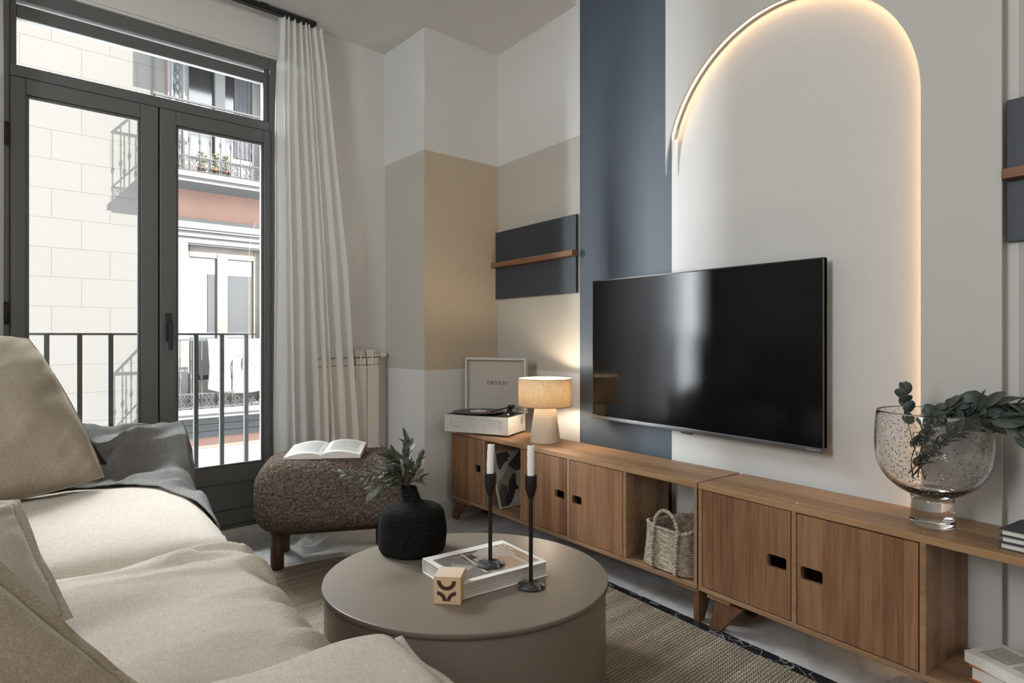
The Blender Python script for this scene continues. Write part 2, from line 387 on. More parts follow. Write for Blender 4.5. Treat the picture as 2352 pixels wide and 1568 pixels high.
# ================================================================== ROOM
XW = 2.308
struct(MB().box(-2.8, 2.5, -3.1, 4.25, -.06, 0).build('floor', M['floor']), 'pale veined marble floor')
c_ = MB(); c_.box(-2.8, 2.5, 2.648, 4.25, 2.927, 3.25); c_.box(-2.8, 2.5, -3.1, 2.648, 3.1, 3.25)
struct(c_.build('ceiling', M['ceil']))
w = MB()
for y0, y1, z0, z1, mi in ((2.616, 3.46, 0, .892, 0), (2.616, 3.46, .892, 2.202, 1), (2.616, 3.46, 2.202, 3.12, 0), (1.972, 2.616, 0, 3.12, 2),
                           (.66, 1.972, 0, 3.12, 0), (-3.1, .66, 0, .9, 0), (-3.1, .66, .9, 2.202, 1), (-3.1, .66, 2.202, 3.12, 0)):
    w.box(XW, XW+.12, y0, y1, z0, z1, mi)
struct(w.build('wall_right', [M['white'], M['greige'], M['blue']]), 'painted wall with slate blue stripe and greige band behind the television')
# corner column, left face greige band, front face tan band
A_, B_, C_, D_ = (1.698, 3.832), (1.738, 3.354), (2.320, 3.4256), (2.42, 3.95)
w = MB()
for z0, z1, k in ((0, .892, 0), (.892, 2.202, 1), (2.202, 2.94, 0)):
    for (p, q, mi) in ((A_, B_, 1 if k else 0), (B_, C_, 2 if k else 0), (C_, D_, 0)):
        w.add([(p[0], p[1], z0), (q[0], q[1], z0), (q[0], q[1], z1), (p[0], p[1], z1)], [(0, 1, 2, 3)], mi)
struct(w.build('wall_corner', [M['white'], M['greige'], M['tan']], weld=True), 'boxed corner column with tan painted band')
# window wall
def lbox(mb, s0, s1, n0, n1, z0, z1, mi=0, O=(0.981, 3.744)):
    k = len(mb.v); mb.box(s0, s1, n0, n1, z0, z1, mi)
    for i in range(k, len(mb.v)): mb.v[i] = tuple(xf(*mb.v[i], O=O))
    return mb
w = MB(); TH = .13
lbox(w, .02, .90, 0, TH, 0, 2.94); lbox(w, -4.4, -1.235, 0, TH, 0, 2.94); lbox(w, -1.235, .02, 0, TH, 2.70, 2.94); lbox(w, -1.235, .02, .0, TH, -.3, .035)
struct(w.build('wall_back', M['white']), 'white wall around the balcony door')
w = MB(); w.box(-2.75, -2.6, -3.1, .1, 0, 3.12); w.box(-2.75, -2.6, 1.9, 3.4, 0, 3.12); w.box(-2.75, -2.6, .1, 1.9, 0, .4); w.box(-2.75, -2.6, .1, 1.9, 2.7, 3.12)
struct(w.build('wall_left', M['white']))
struct(MB().box(-2.74, -2.66, .1, 1.9, .4, 2.7).build('side_fill_backing', M['white']), 'added blank panel closing the side opening behind the fill light')  # unseen panel, added to keep sky light out behind the side fill
w = MB(); w.box(-2.75, -1.1, -3.1, -2.95, 0, 3.12); w.box(1.3, 2.42, -3.1, -2.95, 0, 3.12); w.box(-1.1, 1.3, -3.1, -2.95, 0, .3); w.box(-1.1, 1.3, -3.1, -2.95, 2.7, 3.12)
struct(w.build('wall_front', M['white']))
struct(MB().box(-1.1, 1.3, -3.08, -3.0, .3, 2.7).build('rear_fill_backing', M['white']), 'added blank panel closing the rear opening behind the fill light')  # likewise added out of view, shuts the opening behind the rear fill
# baseboards
def base(name, p, q, h=.094, t=.014, z0=0):
    p, q = Vector(p), Vector(q); d = (q-p).normalized(); nn = Vector((d.y, -d.x)); mb = MB()
    mb.prism([tuple(p), tuple(q), tuple(q+nn*t), tuple(p+nn*t)], z0, h)
    return struct(mb.build(name, M['stone_base'], bevel=.002))
base('baseboard_corner', (1.738, 3.352), (2.306, 3.422), t=.016)
b1 = xf(.72, -.0, 0); b0 = xf(.03, -.0, 0)
base('baseboard_back', (b0.x, b0.y), (1.696, 3.83), t=.016)
base('baseboard_column', (1.697, 3.825), (1.737, 3.345), t=.016)
base('baseboard_right', (2.307, 3.40), (2.307, 1.98), t=.014)
# standing-off wall panel with the arch cut out of it
YC, RC = 1.4345, .5315
def arch(phi, off=0):
    zc = 1.89 + (1.84-1.89)*phi/PI
    return (YC-(RC+off)*math.cos(phi), zc+(RC+off)*math.sin(phi))
K = 72
arc = [arch(PI*i/K) for i in range(K+1)]
pm = MB(); xa, xb = 2.258, 2.268
def quadstrip(mb, inner, outer, x0, x1):
    k = len(inner); vs = []
    for (a, b_) in zip(inner, outer): vs += [(x0, *a), (x0, *b_), (x1, *a), (x1, *b_)]
    fs = []
    for i in range(k-1):
        o = i*4; p = o+4
        fs += [(o, o+1, p+1, p), (o+2, p+2, p+3, o+3), (o, p, p+2, o+2), (o+1, o+3, p+3, p+1)]
    fs += [(0, 2, 3, 1), ((k-1)*4, (k-1)*4+1, (k-1)*4+3, (k-1)*4+2)]
    mb.add(vs, fs)
inner = [(.903, .002), (.903, 1.0)] + arc
outer = [(.687, .002), (.687, 1.0)]
for (y, z) in arc:
    f = (y-.903)/(1.966-.903); i = arc.index((y, z))
    if i <= K*.30: outer.append((.687, 1.89 + (3.1-1.89)*i/(K*.30)))
    else:
        g = (i-K*.30)/(K*.70); outer.append((.687+(1.9665-.687)*min(1, g/.7), 3.1 if g <= .7 else 3.1-(3.1-1.838)*((g-.7)/.3)))
quadstrip(pm, inner, outer, xa, xb)
for (y, z) in ((.70, .05), ):                       # spacer battens hidden behind the panel
    pm.box(xb, XW-.001, .74, .80, .01, 3.09); pm.box(xb, XW-.001, 1.2, 1.6, 2.62, 3.09)
struct(pm.build('trim_1', M['panel'], weld=True), 'pale grey wall panel with an arched cut-out and a hidden warm light')
# warm light strip behind the arch edge
pts = [(2.290, *arch(PI*i/K, .011)) for i in range(0, int(K*.915)+1)]
pts = [(2.290, .892, .03), (2.290, .892, .8)] + [(2.290, .892, .8+(1.89-.8)*i/10) for i in range(1, 10)] + pts
led = thing('light_strip', 'warm glowing light strip following the arch behind the grey wall panel', 'light strip', (2.29, 1.43, 2.4))
MB().tube(pts, .0032, 6).build('glowing_strip', M['led'], led, True, world=True)
mt = MB(); mt.tube([(p[0]+.007, p[1], p[2]) for p in pts], .005, 6).build('mounting_rail', M['chrome'], led, True, world=True)

# floor: black marble strip
st = MB(); st.prism([(1.905, -.6), (2.02, -.6), (1.975, 2.5), (1.905, 2.5)], -.004, .0015)
struct(st.build('trim_2', M['bmarble']), 'black veined marble border strip set in the floor beside the rug')

# ================================================================== WINDOW (balcony door)
win = thing('window_1', 'grey framed glazed double balcony door with fixed light above', 'window', tuple(xf(0, 0, 0)), WA); struct(win); del win['category']
F = M['frame']
def wb(name, boxes, mat, parent, bevel=.004, **k):
    mb = MB()
    for bx in boxes: mb.box(*bx)
    return mb.build(name, mat, parent, bevel=bevel, **k)
n0, n1 = .015, .085
fr_ = wb('outer_frame', [(-1.235, -1.192, n0, n1, .035, 2.70), (-.022, .02, n0, n1, .035, 2.70), (-1.192, -.022, n0, n1, 2.622, 2.70), (-1.192, -.022, n0-.004, n1, 2.268, 2.322), (-1.192, -.022, n0, n1, .035, .06)], F, win)
wb('transom_sash', [(-1.192, -1.166, n0+.02, n1, 2.322, 2.622), (-.05, -.022, n0+.02, n1, 2.322, 2.622), (-1.166, -.05, n0+.02, n1, 2.548, 2.606), (-1.166, -.05, n0+.02, n1, 2.322, 2.330)], F, win)
wb('transom_pane', [(-1.166, -.05, .045, .051, 2.330, 2.548)], M['pane'], win, 0)
wb('ceiling_bead', [(-1.235, .02, .0, .02, 2.684, 2.70)], M['white'], win)
def leaf(s0, s1, g0, g1, hinge_left):
    lf = wb('door_leaf', [(s0, g0, n0-.012, n1-.01, .062, 2.265), (g1, s1, n0-.012, n1-.01, .062, 2.265), (g0, g1, n0-.012, n1-.01, 2.192, 2.265), (g0, g1, n0-.012, n1-.01, .29, .382), (g0, g1, n0-.012, n1-.01, .062, .14), (g0, g1, n0+.0, n1-.03, .14, .29)], F, win)
    wb('pane', [(g0, g1, .035, .041, .382, 2.192)], M['pane'], lf, 0)
    wb('glazing_bead', [(g0, g0+.012, n0-.002, n0+.01, .382, 2.192), (g1-.012, g1, n0-.002, n0+.01, .382, 2.192), (g0, g1, n0-.002, n0+.01, 2.18, 2.192), (g0, g1, n0-.002, n0+.01, .382, .394)], F, lf, .002)
    return lf
l1 = leaf(-1.190, -.597, -1.134, -.676, True); l2 = leaf(-.590, -.024, -.513, -.059, False)
wb('centre_seal', [(-.597, -.590, .02, .05, .062, 2.265)], M['gap'], win, 0)
for z in (1.20, 2.0, .5):
    MB().tube([(-1.205, -.006, z-.05), (-1.205, -.006, z+.05)], .009, 10).build('hinge', M['black'], l1, True)
hd = wb('handle', [(-.566, -.540, -.012, .004, 1.07, 1.215)], M['blackm'], l2, .003)
h2 = MB(); h2.tube([(-.553, -.012, 1.165), (-.553, -.045, 1.165)], .009, 10); h2.box(-.562, -.543, -.058, -.042, 1.025, 1.172); h2.build('lever', M['blackm'], hd, bevel=.003)
# curtain track
tr_ = thing('curtain_track', 'black curtain track under the ceiling above the balcony door', 'curtain track', tuple(xf(-.6, -.10, 2.87)), WA)
mb = MB(); mb.box(-1.4, .80, -.018, .018, .028, .050); mb.box(-1.4, .80, -.018, .018, .022, .026)
mb.build('rail', M['black'], tr_, bevel=.002)
for sx_ in (-1.0, -.2, .5): MB().box(sx_-.02, sx_+.02, -.015, .015, .046, .057).build('bracket', M['black'], tr_)

M['railing'] = plain('railing_paint', (.026, .027, .026, 1), .8, spec=0)
# balcony railing outside the door
rl = thing('balcony_railing', 'dark grey iron balcony railing just outside the glazed door', 'railing', tuple(xf(0, .27, 0)), WA)
mb = MB(); mb.box(-1.34, .13, -.006, .006, 1.102, 1.112); mb.box(-1.34, -1.328, -.14, .006, 1.102, 1.112); mb.box(.118, .13, -.14, .006, 1.102, 1.112); mb.build('handrail', M['railing'], rl)
for s in (-1.31, -1.17, -1.032, -.896, -.760, -.622, -.484, -.345, -.205, -.066, .075):
    MB().box(s-.011, s+.011, -.011, .011, .10, 1.102).build('baluster', M['railing'], rl)
mb = MB(); mb.box(-1.34, .13, -.006, .006, .10, .115); mb.box(-1.34, -1.328, -.14, .006, .10, .115); mb.box(.118, .13, -.14, .006, .10, .115); mb.build('bottom_rail', M['railing'], rl)

# ================================================================== CURTAINS
def curtain(name, label, edges, folds, amp, zt, zb, seed, trail, cat='curtain'):
    o = thing(name, label, cat, tuple(xf(edges(1)[0], -.10, 0)), WA)
    rnd = random.Random(seed); phs = [rnd.uniform(-.35, .35) for _ in range(folds*2+4)]
    x0_ = edges(1)[0]
    W_ = [rnd.uniform(.45, 1.6) for _ in range(folds)]; A_c = [rnd.uniform(.5, 1.25) for _ in range(folds+1)]; cumw = [0]
    for w_ in W_: cumw.append(cumw[-1]+w_)
    def fn(u, t):                # t: 0 floor .. 1 top
        l_, r_ = edges(t); z = zb + (zt-zb)*t
        x_ = u*cumw[-1]; i = 0
        while i < folds-1 and x_ > cumw[i+1]: i += 1
        q = i+(x_-cumw[i])/W_[i]; uu_ = u*t**.5 + (q/folds)*(1-t**.5)
        av = A_c[i]*(1-(q-i))+A_c[min(i+1, folds)]*(q-i)
        th_ = 2*PI*q + .9*noise.noise(Vector((q*.8, t*2.1, seed)))*(1-t)**.5*2
        a = amp*av*(.6+.4*(1-t))
        sh_ = math.sin(th_); prof_ = math.copysign(abs(sh_)**.8, sh_)
        s = l_ + (r_-l_)*u + .006*math.sin(2*th_)*t
        n = a*prof_ + .010*noise.noise(Vector((q*2.1, t*5, seed+3)))*(1-t)
        n -= trail*max(0, .12-t)**1.0*1.2
        zz = z
        if t > .985: zz += .010*abs(math.sin(th_))
        return (s-x0_, n, zz)
    NU, NV = folds*26, 70
    mb = MB().grid(fn, NU, NV); mb.build('voile', M['voile'], o, True)
    hm = MB()
    def fn2(u, t): 
        p = fn(u, .925+.075*t); return (p[0], p[1]-.0015, p[2])
    hm.grid(fn2, NU, 5); hm.build('heading_tape', M['voile'], o, True)
    return o
def er(t):
    # right edge flares towards the floor
    L = -.017-.022*math.sin(min(1, (1-t)*4)*PI/2)
    rr = [(0, .50), (.16, .473), (.36, .432), (.53, .395), (.80, .31), (.93, .268), (1, .235)]
    for (a, b_) in zip(rr, rr[1:]):
        if t <= b_[0]: return (L, a[1]+(b_[1]-a[1])*(t-a[0])/(b_[0]-a[0]))
    return (L, .235)
curtain('curtain', 'sheer white curtain gathered at the right of the balcony door beside the radiator', er, 8, .032, 2.885, .012, 3, 1.6)
curtain('curtain', 'sheer white curtain edge at the far left of the balcony door', lambda t: (-1.56, -1.222), 7, .035, 2.885, .012, 5, .5)
# the tail of voile lying on the floor
def tail(u, t):
    s = -.02+.33*u+.05*math.sin(5*t+3*u); n = -.16-.34*t*(.75+.35*math.sin(4*u+1))
    z = .012+.022*abs(math.sin(9*u+5*t))*(1-.3*t)+.012*math.sin(14*t)**2
    return xf(s, n, z)
tail_o = MB().grid(tail, 30, 24).build('curtain_hem', M['voile'], None, True); tail_o.parent = [o for o in bpy.data.objects if o.name == 'curtain'][0]
p_ = tail_o.parent; mi_ = (Matrix.Translation(p_.location) @ p_.rotation_euler.to_matrix().to_4x4()).inverted()
for v_ in tail_o.data.vertices: v_.co = mi_ @ v_.co

# ================================================================== RADIATOR
rad = thing('radiator', 'cream column radiator on the wall behind the curtain', 'radiator', tuple(xf(0, -.10, 0)), WA)
sw = .0815
for k in range(5):
    a0 = .215+k*sw; a1 = a0+sw-.004
    s = MB().box(a0, a1, .0, .012, .12, .915).build('section', M['cream'], rad, bevel=.004)
    top = MB(); top.prism([(.004, .918), (.004, .955), (.014, .962), (.08, .962), (.08, .918)], a0+.004, a1-.004, 0); 
    top.prism([(.012, .966), (.02, 1.008), (.03, 1.012), (.08, 1.012), (.08, .966)], a0+.004, a1-.004, 0)
    top.box((a0+a1)/2-.003, (a0+a1)/2+.003, .001, .012, .915, 1.008)
    top.box(a0+.01, a1-.01, .02, .07, .12, .918); top.build('convector_fins', M['cream'], s, bevel=.002)
rad_pipe = MB(); rad_pipe.tube([(.62, .045, .975), (.69, .045, .975)], .010, 10); rad_pipe.build('pipe', M['chrome'], rad, True)
kb = MB(); kb.lathe([(.014, 0), (.018, .004), (.018, .035), (.014, .04)], 20); kb.v = [(x_+.0, y_, z_) for x_, y_, z_ in kb.v]
kb.v = [(z_+.655, x_+.045, y_+.975) for x_, y_, z_ in kb.v]; kb.build('valve_knob', M['cream'], rad, True)
MB().tube([(.64, .045, .975), (.64, .045, .10), (.64, .06, .012)], .008, 8).build('feed_pipe', M['cream'], rad, True)
for zz in (.25, .85): MB().box(.26, .58, .078, .098, zz, zz+.02).build('wall_bracket', M['cream'], rad)

# ================================================================== HOUSE ACROSS THE STREET
FO = (1.108, 9.261)
hs = thing('apartment_building', 'sunlit house front across the street with pale block wall and balconies', 'building', (FO[0], FO[1], 0), WA)
m, n, l, b = nmat('rendered_blocks'); M['fblock'] = m; b.inputs['Roughness'].default_value = .95
t = n.new('ShaderNodeTexCoord'); sx = n.new('ShaderNodeSeparateXYZ'); l.new(t.outputs['Object'], sx.inputs[0]); cx = n.new('ShaderNodeCombineXYZ')
l.new(mth(n, l, 'ADD', sx.outputs[0], .663+5.87), cx.inputs[0]); l.new(mth(n, l, 'ADD', sx.outputs[2], -3.499+.343*40), cx.inputs[1])
br = n.new('ShaderNodeTexBrick'); l.new(cx.outputs[0], br.inputs['Vector']); br.inputs['Scale'].default_value = 1; br.inputs['Brick Width'].default_value = .587; br.inputs['Row Height'].default_value = .343
br.inputs['Mortar Size'].default_value = .0045; br.inputs['Color1'].default_value = (0.0058, 0.0056, 0.0053, 1); br.inputs['Color2'].default_value = (0.0057, 0.0055, 0.0051, 1); br.inputs['Mortar'].default_value = (0.0044, 0.0042, 0.0038, 1)
l.new(br.outputs['Color'], b.inputs['Base Color']); bump(n, l, b, noisen(n, l, t.outputs['Object'], 50, 4, .7), .35, .006)
M['fsalmon'] = plain('salmon_render', (0.0124, 0.0077, 0.0062, 1), .95, .06, 3)
M['fwhite'] = plain('white_stucco', (0.0086, 0.0085, 0.0083, 1), .9, .03, 6)
M['fgrey'] = plain('grey_zinc', (0.0045, 0.0046, 0.0046, 1), .6, .05, 8)
M['fdark'] = plain('dark_glass', (0.0014, 0.0014, 0.0014, 1), .15, .2, 1.2)
M['fcurt'] = plain('far_net_curtain', (0.0046, 0.0046, 0.0050, 1), .8, .1, 6)
M['fwood'] = plain('pale_pine', (0.0086, 0.0077, 0.0067, 1), .7, .08, 12)
M['firon'] = plain('pale_iron', (0.0037, 0.0037, 0.0037, 1), .6)
M['fblind'] = plain('grey_blind', (0.0037, 0.0038, 0.0039, 1), .7)
M['terracotta'] = plain('terracotta', (0.0086, 0.0043, 0.0030, 1), .8)
M['fleaf'] = plain('pale_foliage', (0.0064, 0.0066, 0.0043, 1), .8, .3, 20)
for k_ in ('fblock', 'fsalmon', 'fwhite', 'fgrey', 'fcurt', 'fwood', 'firon', 'fblind', 'terracotta', 'fleaf'):
    M[k_].node_tree.nodes['Principled BSDF'].inputs['Specular IOR Level'].default_value = 0
M['fdark'].node_tree.nodes['Principled BSDF'].inputs['Specular IOR Level'].default_value = .1
def hb(name, boxes, mat, parent=hs, bevel=0):
    mb = MB()
    for q in boxes: mb.box(*q)
    return mb.build(name, mat, parent, bevel=bevel)
hb('block_wall', [(-7, -.06, 0, .4, -4, 5.75)], M['fblock'])
# salmon wall with two door openings
hb('salmon_wall', [(-.06, .2, .02, .4, -4, 5.75), (1.22, 6, .02, .4, -4, 5.75), (.2, 1.22, .02, .4, 2.316, 3.1), (.2, 1.22, .02, .4, -4, .1), (.2, 1.22, .02, .4, 5.35, 5.75)], M['fsalmon'])
hb('roof_cornice', [(-7, 6, -.12, .4, 5.75, 5.86)], M['fwhite'])
# upper balcony door
up = hb('balcony_door', [(.20, .262, .12, .2, 3.15, 5.35), (.59, .721, .10, .2, 3.15, 5.35), (1.10, 1.22, .12, .2, 3.15, 5.35), (.262, 1.10, .13, .2, 3.15, 3.58)], M['fwhite'])
hb('glass', [(.262, .59, .17, .19, 3.58, 5.35), (.721, 1.10, .17, .19, 3.58, 5.35)], M['fdark'], up)
mb = MB(); mb.grid(lambda u, t_: (.86+.24*u, .155+.008*math.sin(u*26), 3.6+1.7*t_), 40, 2); mb.build('net_curtain', M['fcurt'], up, True)
surr = MB()
for s0, s1 in ((-.03, .2), (1.22, 1.46)):
    surr.box(s0, s1, -.03, .03, 3.15, 5.45); surr.box(s0+.035, s0+.055, -.06, -.03, 3.15, 5.45); surr.box(s1-.055, s1-.035, -.06, -.03, 3.15, 5.45)
surr.build('ornate_surround', M['fwhite'], hs)
for S0_ in (.085, 1.34):
    orn = MB(); z = 3.3
    while z < 5.3:
        for s0 in (S0_,):
            orn.tube([(s0+.028*math.cos(a/12*2*PI), -.036, z+.045*math.sin(a/12*2*PI)) for a in range(12)], .009, 5, closed=True)
            orn.tube([(s0-.02, -.04, z+.06), (s0+.02, -.045, z+.085)], .008, 5); orn.tube([(s0+.02, -.04, z+.06), (s0-.02, -.045, z+.085)], .008, 5)
        z += .13
    orn.build('carved_ornament', M['fgrey'], hs)
# lower balcony door in pale wood with moulded surround
sur = MB(); sur.box(.06, .205, -.05, .05, .16, 2.55); sur.box(1.19, 1.34, -.05, .05, .16, 2.55)
sur.box(.03, 1.40, -.055, .05, 2.32, 2.40); sur.box(.0, 1.43, -.09, .05, 2.40, 2.47); sur.box(-.03, 1.46, -.13, .05, 2.47, 2.50); sur.box(-.05, 1.5, -.15, .05, 2.50, 2.55); sur.box(.15, 1.25, -.035, .05, 2.30, 2.32)
sur.build('moulded_surround', M['fwhite'], hs, bevel=.006)
hb('white_band', [(-.055, 6, -.0, .05, 2.55, 2.655)], M['fwhite'])
lo = hb('wooden_balcony_door', [(.171, .251, .06, .13, .16, 2.32), (.601, .739, .05, .13, .16, 2.22), (1.093, 1.20, .06, .13, .16, 2.32), (.251, 1.093, .06, .13, 2.15, 2.32), (.251, 1.093, .07, .13, .16, .5)], M['fwood'], hs, .008)
hb('glass', [(.251, .601, .10, .12, .5, 2.15), (.739, 1.093, .10, .12, .5, 2.15)], M['fdark'], lo)
hb('roller_blind', [(.739, 1.093, .088, .098, 1.14, 1.93), (.49, .601, .088, .098, 1.14, 1.93)], M['fblind'], lo)
hb('string_course', [(-.05, 6, -.10, .05, -.08, .02), (-.05, 6, -.07, .05, -.18, -.09), (-.05, 6, -.04, .05, -.27, -.19)], M['fgrey'])
def spiral(c, r, turns, flip, rot):
    out = []
    for i in range(22):
        f = i/21; a = rot+flip*turns*2*PI*f; rr = r*(1-.82*f); out.append((c[0]+rr*math.cos(a), -.5, c[1]+rr*math.sin(a)))
    return out
def far_balcony(dz, s0, s1, name):
    bal = hb(name, [(s0-.02, s1, -.54, .02, 3.085+dz, 3.15+dz), (s0, s1, -.50, .02, 3.03+dz, 3.085+dz)], M['fwhite'])
    rp = MB(); rp.box(s0, s1, -.512, -.488, 4.012+dz, 4.035+dz); rp.box(s0, s1, -.508, -.492, 3.338+dz, 3.352+dz); rp.box(s0, s1, -.508, -.492, 3.165+dz, 3.178+dz)
    rp.box(s0, s0+.024, -.5, .02, 4.012+dz, 4.035+dz); rp.box(s0, s0+.016, -.5, .02, 3.338+dz, 3.352+dz); rp.build('rails', M['firon'], bal)
    s = s0+.012; k = 0
    while s < s1:
        q = MB(); pr = [(.007, 0), (.007, .17), (.014, .18), (.007, .19), (.007, .36), (.012, .37), (.017, .40), (.012, .43), (.007, .44), (.007, .62), (.014, .63), (.007, .64), (.007, .862)]
        q.lathe(pr, 8, (s, -.5, 3.15+dz)); q.build('baluster', M['firon'], bal, True); s += .125; k += 1
    for dn in (.12, .25, .38):
        q = MB(); q.lathe(pr, 8, (s0+.012, -.5+dn, 3.15+dz)); q.build('baluster', M['firon'], bal, True)
    sm = MB(); s = s0+.07
    while s < s1-.1:
        for (ds, dz2, fl, ro) in ((-.042, .047, 1, -PI/2), (.042, .047, -1, -PI/2), (-.042, -.047, -1, PI/2), (.042, -.047, 1, PI/2)):
            sm.tube(spiral((s+ds, 3.258+dz+dz2), .043, 1.5, fl, ro), .0055, 5)
        s += .175
    sm.build('scrollwork', M['firon'], bal, True)
    return bal
far_balcony(0, -.29, 2.1, 'upper_balcony'); far_balcony(-2.98, -.27, 2.1, 'lower_balcony')
hb('white_lower_wall', [(-.055, 6, -.01, .03, -4, -.42)], M['fwhite'])  # white skin laid over the lower part of the salmon wall
cb = MB(); cb.tube([(-.20, -.02, 3.9), (-.20, -.02, 5.7)], .008, 6); cb.tube([(-.16, -.25, 4.06), (-.05, -.3, 4.09), (.0, -.2, 4.12), (.06, -.05, 4.25), (.02, -.03, 4.45), (.10, -.04, 4.7), (.0, -.05, 5.0)], .008, 6); cb.build('cable', M['fgrey'], hs, True)
hb('unseen_shadow_sheet', [(-.045, 2.0, -.52, -.49, 4.66, 5.7), (-.045, -.02, -.5, .02, 5.6, 5.68), (1.98, 2.0, -.5, .02, 5.6, 5.68)], M['fwhite'])  # unseen hanging sheet, added to cast the slanted shadow on the house front
# street
tag(MB().box(-9, 9, 4.6, 9.4, -4.1, -4.0).build('street', plain('street_paving', (0.0051, 0.0051, 0.0051, 1), .9, .1, 3)), 'grey paved street far below between the two houses', 'street')
# pots on the far balcony
for i, (s, r_) in enumerate(((.30, .055), (.46, .06), (.60, .05))):
    c = xf(s, -.30, 3.15, O=FO); pt = thing('potted_plant', ['small clay pot of pale flowers, leftmost on the balcony across the street', 'middle clay pot of pale flowers on the balcony across the street', 'rightmost clay pot of pale flowers on the balcony across the street'][i], 'plant', tuple(c), 0, 'clay pots on the balcony opposite')
    MB().lathe([(r_*.7, 0), (r_, .10), (r_*1.1, .10), (r_*1.1, .125), (r_*.9, .125)], 16).build('pot', M['terracotta'], pt, True)
    mb = MB(); rnd = random.Random(i+3)
    for k in range(140):
        a, h_, rr = rnd.uniform(0, 2*PI), rnd.uniform(.12, .33), rnd.uniform(0, .062); d = .016
        c0 = Vector((rr*math.cos(a), rr*math.sin(a), h_)); u_ = Vector((rnd.uniform(-1, 1), rnd.uniform(-1, 1), rnd.uniform(-1, 1))).normalized()*d; v_ = u_.orthogonal().normalized()*d
        mb.add([c0-u_, c0-v_, c0+u_, c0+v_], [(0, 1, 2, 3)])
    mb.build('foliage', M['fleaf'], pt)
# white sheet hung over the lower balcony
def sheet(u, t):
    s = .30+1.25*u; top = 1.06; z = top-.72*t*(.75+.25*math.sin(3.1*u+.6))
    n = -.53-.03*math.sin(9*u+4*t)-.05*t*math.sin(5*u*2+2)
    nz_ = noise.noise(Vector((s*4, z*5, 2)))*.045
    return (s, n+nz_-.02, z)
sh = MB().grid(sheet, 60, 30); so = sh.build('cloth_sheet', M['fwhite'], None, True); so.location = (FO[0], FO[1], 0); so.rotation_euler = (0, 0, WA)
so.modifiers.new('solid', 'SOLIDIFY').thickness = .004
tag(so, 'white sheet hanging over the lower balcony rail across the street', 'sheet')

# ================================================================== WALL SHELVES
def shelf(label, y0, y1, z0, z1, zl, le0):
    o = thing('picture_ledge', label, 'shelf', (XW, (y0+y1)/2, z0), 0)
    MB().box(XW-.020, XW-.0005, y0, y1, z0, z1).build('backboard', M['navy'], o, bevel=.0015, world=True)
    MB().box(XW-.058, XW-.0205, le0, y1, zl, zl+.030).build('wooden_rail', M['ledge'], o, bevel=.0015, world=True)
shelf('dark blue wall board with a thin wooden rail, above the record player', 2.627, 3.418, 1.335, 1.767, 1.537, 2.614)
shelf('dark blue wall board with thin wooden rail at the far right beyond the arch panel', -.3, .684, 1.378, 1.799, 1.560, -.3)

# ================================================================== TELEVISION
tv = thing('television', 'large black flat television mounted on the wall', 'television', (2.238, 1.825, .675))
ty0, ty1, tz0, tz1 = 1.212, 2.437, .675, 1.383
mb = MB(); mb.box(2.240, 2.262, ty0, ty1, tz0, tz1); mb.build('housing', M['black'], tv, bevel=.003, world=True)
scr = plain('screen_glass', (.004, .0042, .0048, 1), .13, spec=.2)
MB().box(2.2385, 2.240, ty0+.006, ty1-.006, tz0+.016, tz1-.006).build('screen', scr, tv, world=True)
bzl = plain('dark_bezel', (.09, .09, .092, 1), .3, metal=.6)
mb = MB(); mb.box(2.236, 2.262, ty0, ty0+.004, tz0, tz1); mb.box(2.236, 2.262, ty1-.004, ty1, tz0, tz1); mb.box(2.236, 2.262, ty0, ty1, tz1-.004, tz1); mb.build('bezel', bzl, tv, bevel=.001, world=True)
MB().box(2.230, 2.262, ty0-.002, ty1+.002, tz0-.002, tz0+.016).build('bottom_bar', plain('gunmetal_bar', (.16, .16, .165, 1), .32, metal=.7), tv, bevel=.002, world=True)
MB().box(2.236, 2.25, 1.80, 1.86, tz0-.010, tz0-.002).build('sensor_window', M['black'], tv, bevel=.002, world=True)
text_mb('DOLBY VISION', .0075, lambda x, y, d: (2.2295-d, 1.245-x, tz0+.007+y), .0003).build('bar_lettering', M['white'], tv, world=True)
MB().box(2.262, XW-.0005, 1.60, 2.02, .85, 1.2).build('wall_mount', M['black'], tv, world=True)

# ================================================================== SIDEBOARDS
def door(parent, x, y0, y1, z0, z1, hole, name='door', tilt=0):
    hy0, hy1, hz0, hz1 = hole; r = .007; T = .018
    ins = []
    for (cy, cz, a0) in ((hy1-r, hz1-r, 0), (hy0+r, hz1-r, 90), (hy0+r, hz0+r, 180), (hy1-r, hz0+r, 270)):
        for k in range(5):
            a = R(a0+k*22.5); ins.append((cy+r*math.cos(a), cz+r*math.sin(a)))
    outp = []
    cyc, czc = (hy0+hy1)/2, (hz0+hz1)/2
    corners = [(y1, z1), (y0, z1), (y0, z0), (y1, z0)]
    N = len(ins); per = 5
    for q in range(4):
        for k in range(5):
            c = corners[q]; nx_ = corners[(q+1) % 4]; f = k/5.0
            outp.append((c[0]+(nx_[0]-c[0])*f*1.0, c[1]+(nx_[1]-c[1])*f))
    # shift so that each rounded corner spans the outer corner
    outp = [(lambda a, b_: a)(p, 0) for p in outp]; outp = outp[-2:]+outp[:-2]
    vs = []; 
    for X in (x, x+T):
        vs += [(X, *p) for p in ins] + [(X, *p) for p in outp]
    fs = []
    for i in range(N):
        j = (i+1) % N
        fs += [(i, j, N+j, N+i), (2*N+i, 3*N+i, 3*N+j, 2*N+j), (i, 2*N+i, 2*N+j, j), (N+i, N+j, 3*N+j, 3*N+i)]
    d = MB().add(vs, fs).build(name, M['wood_v'], parent, bevel=.0012)
    return d
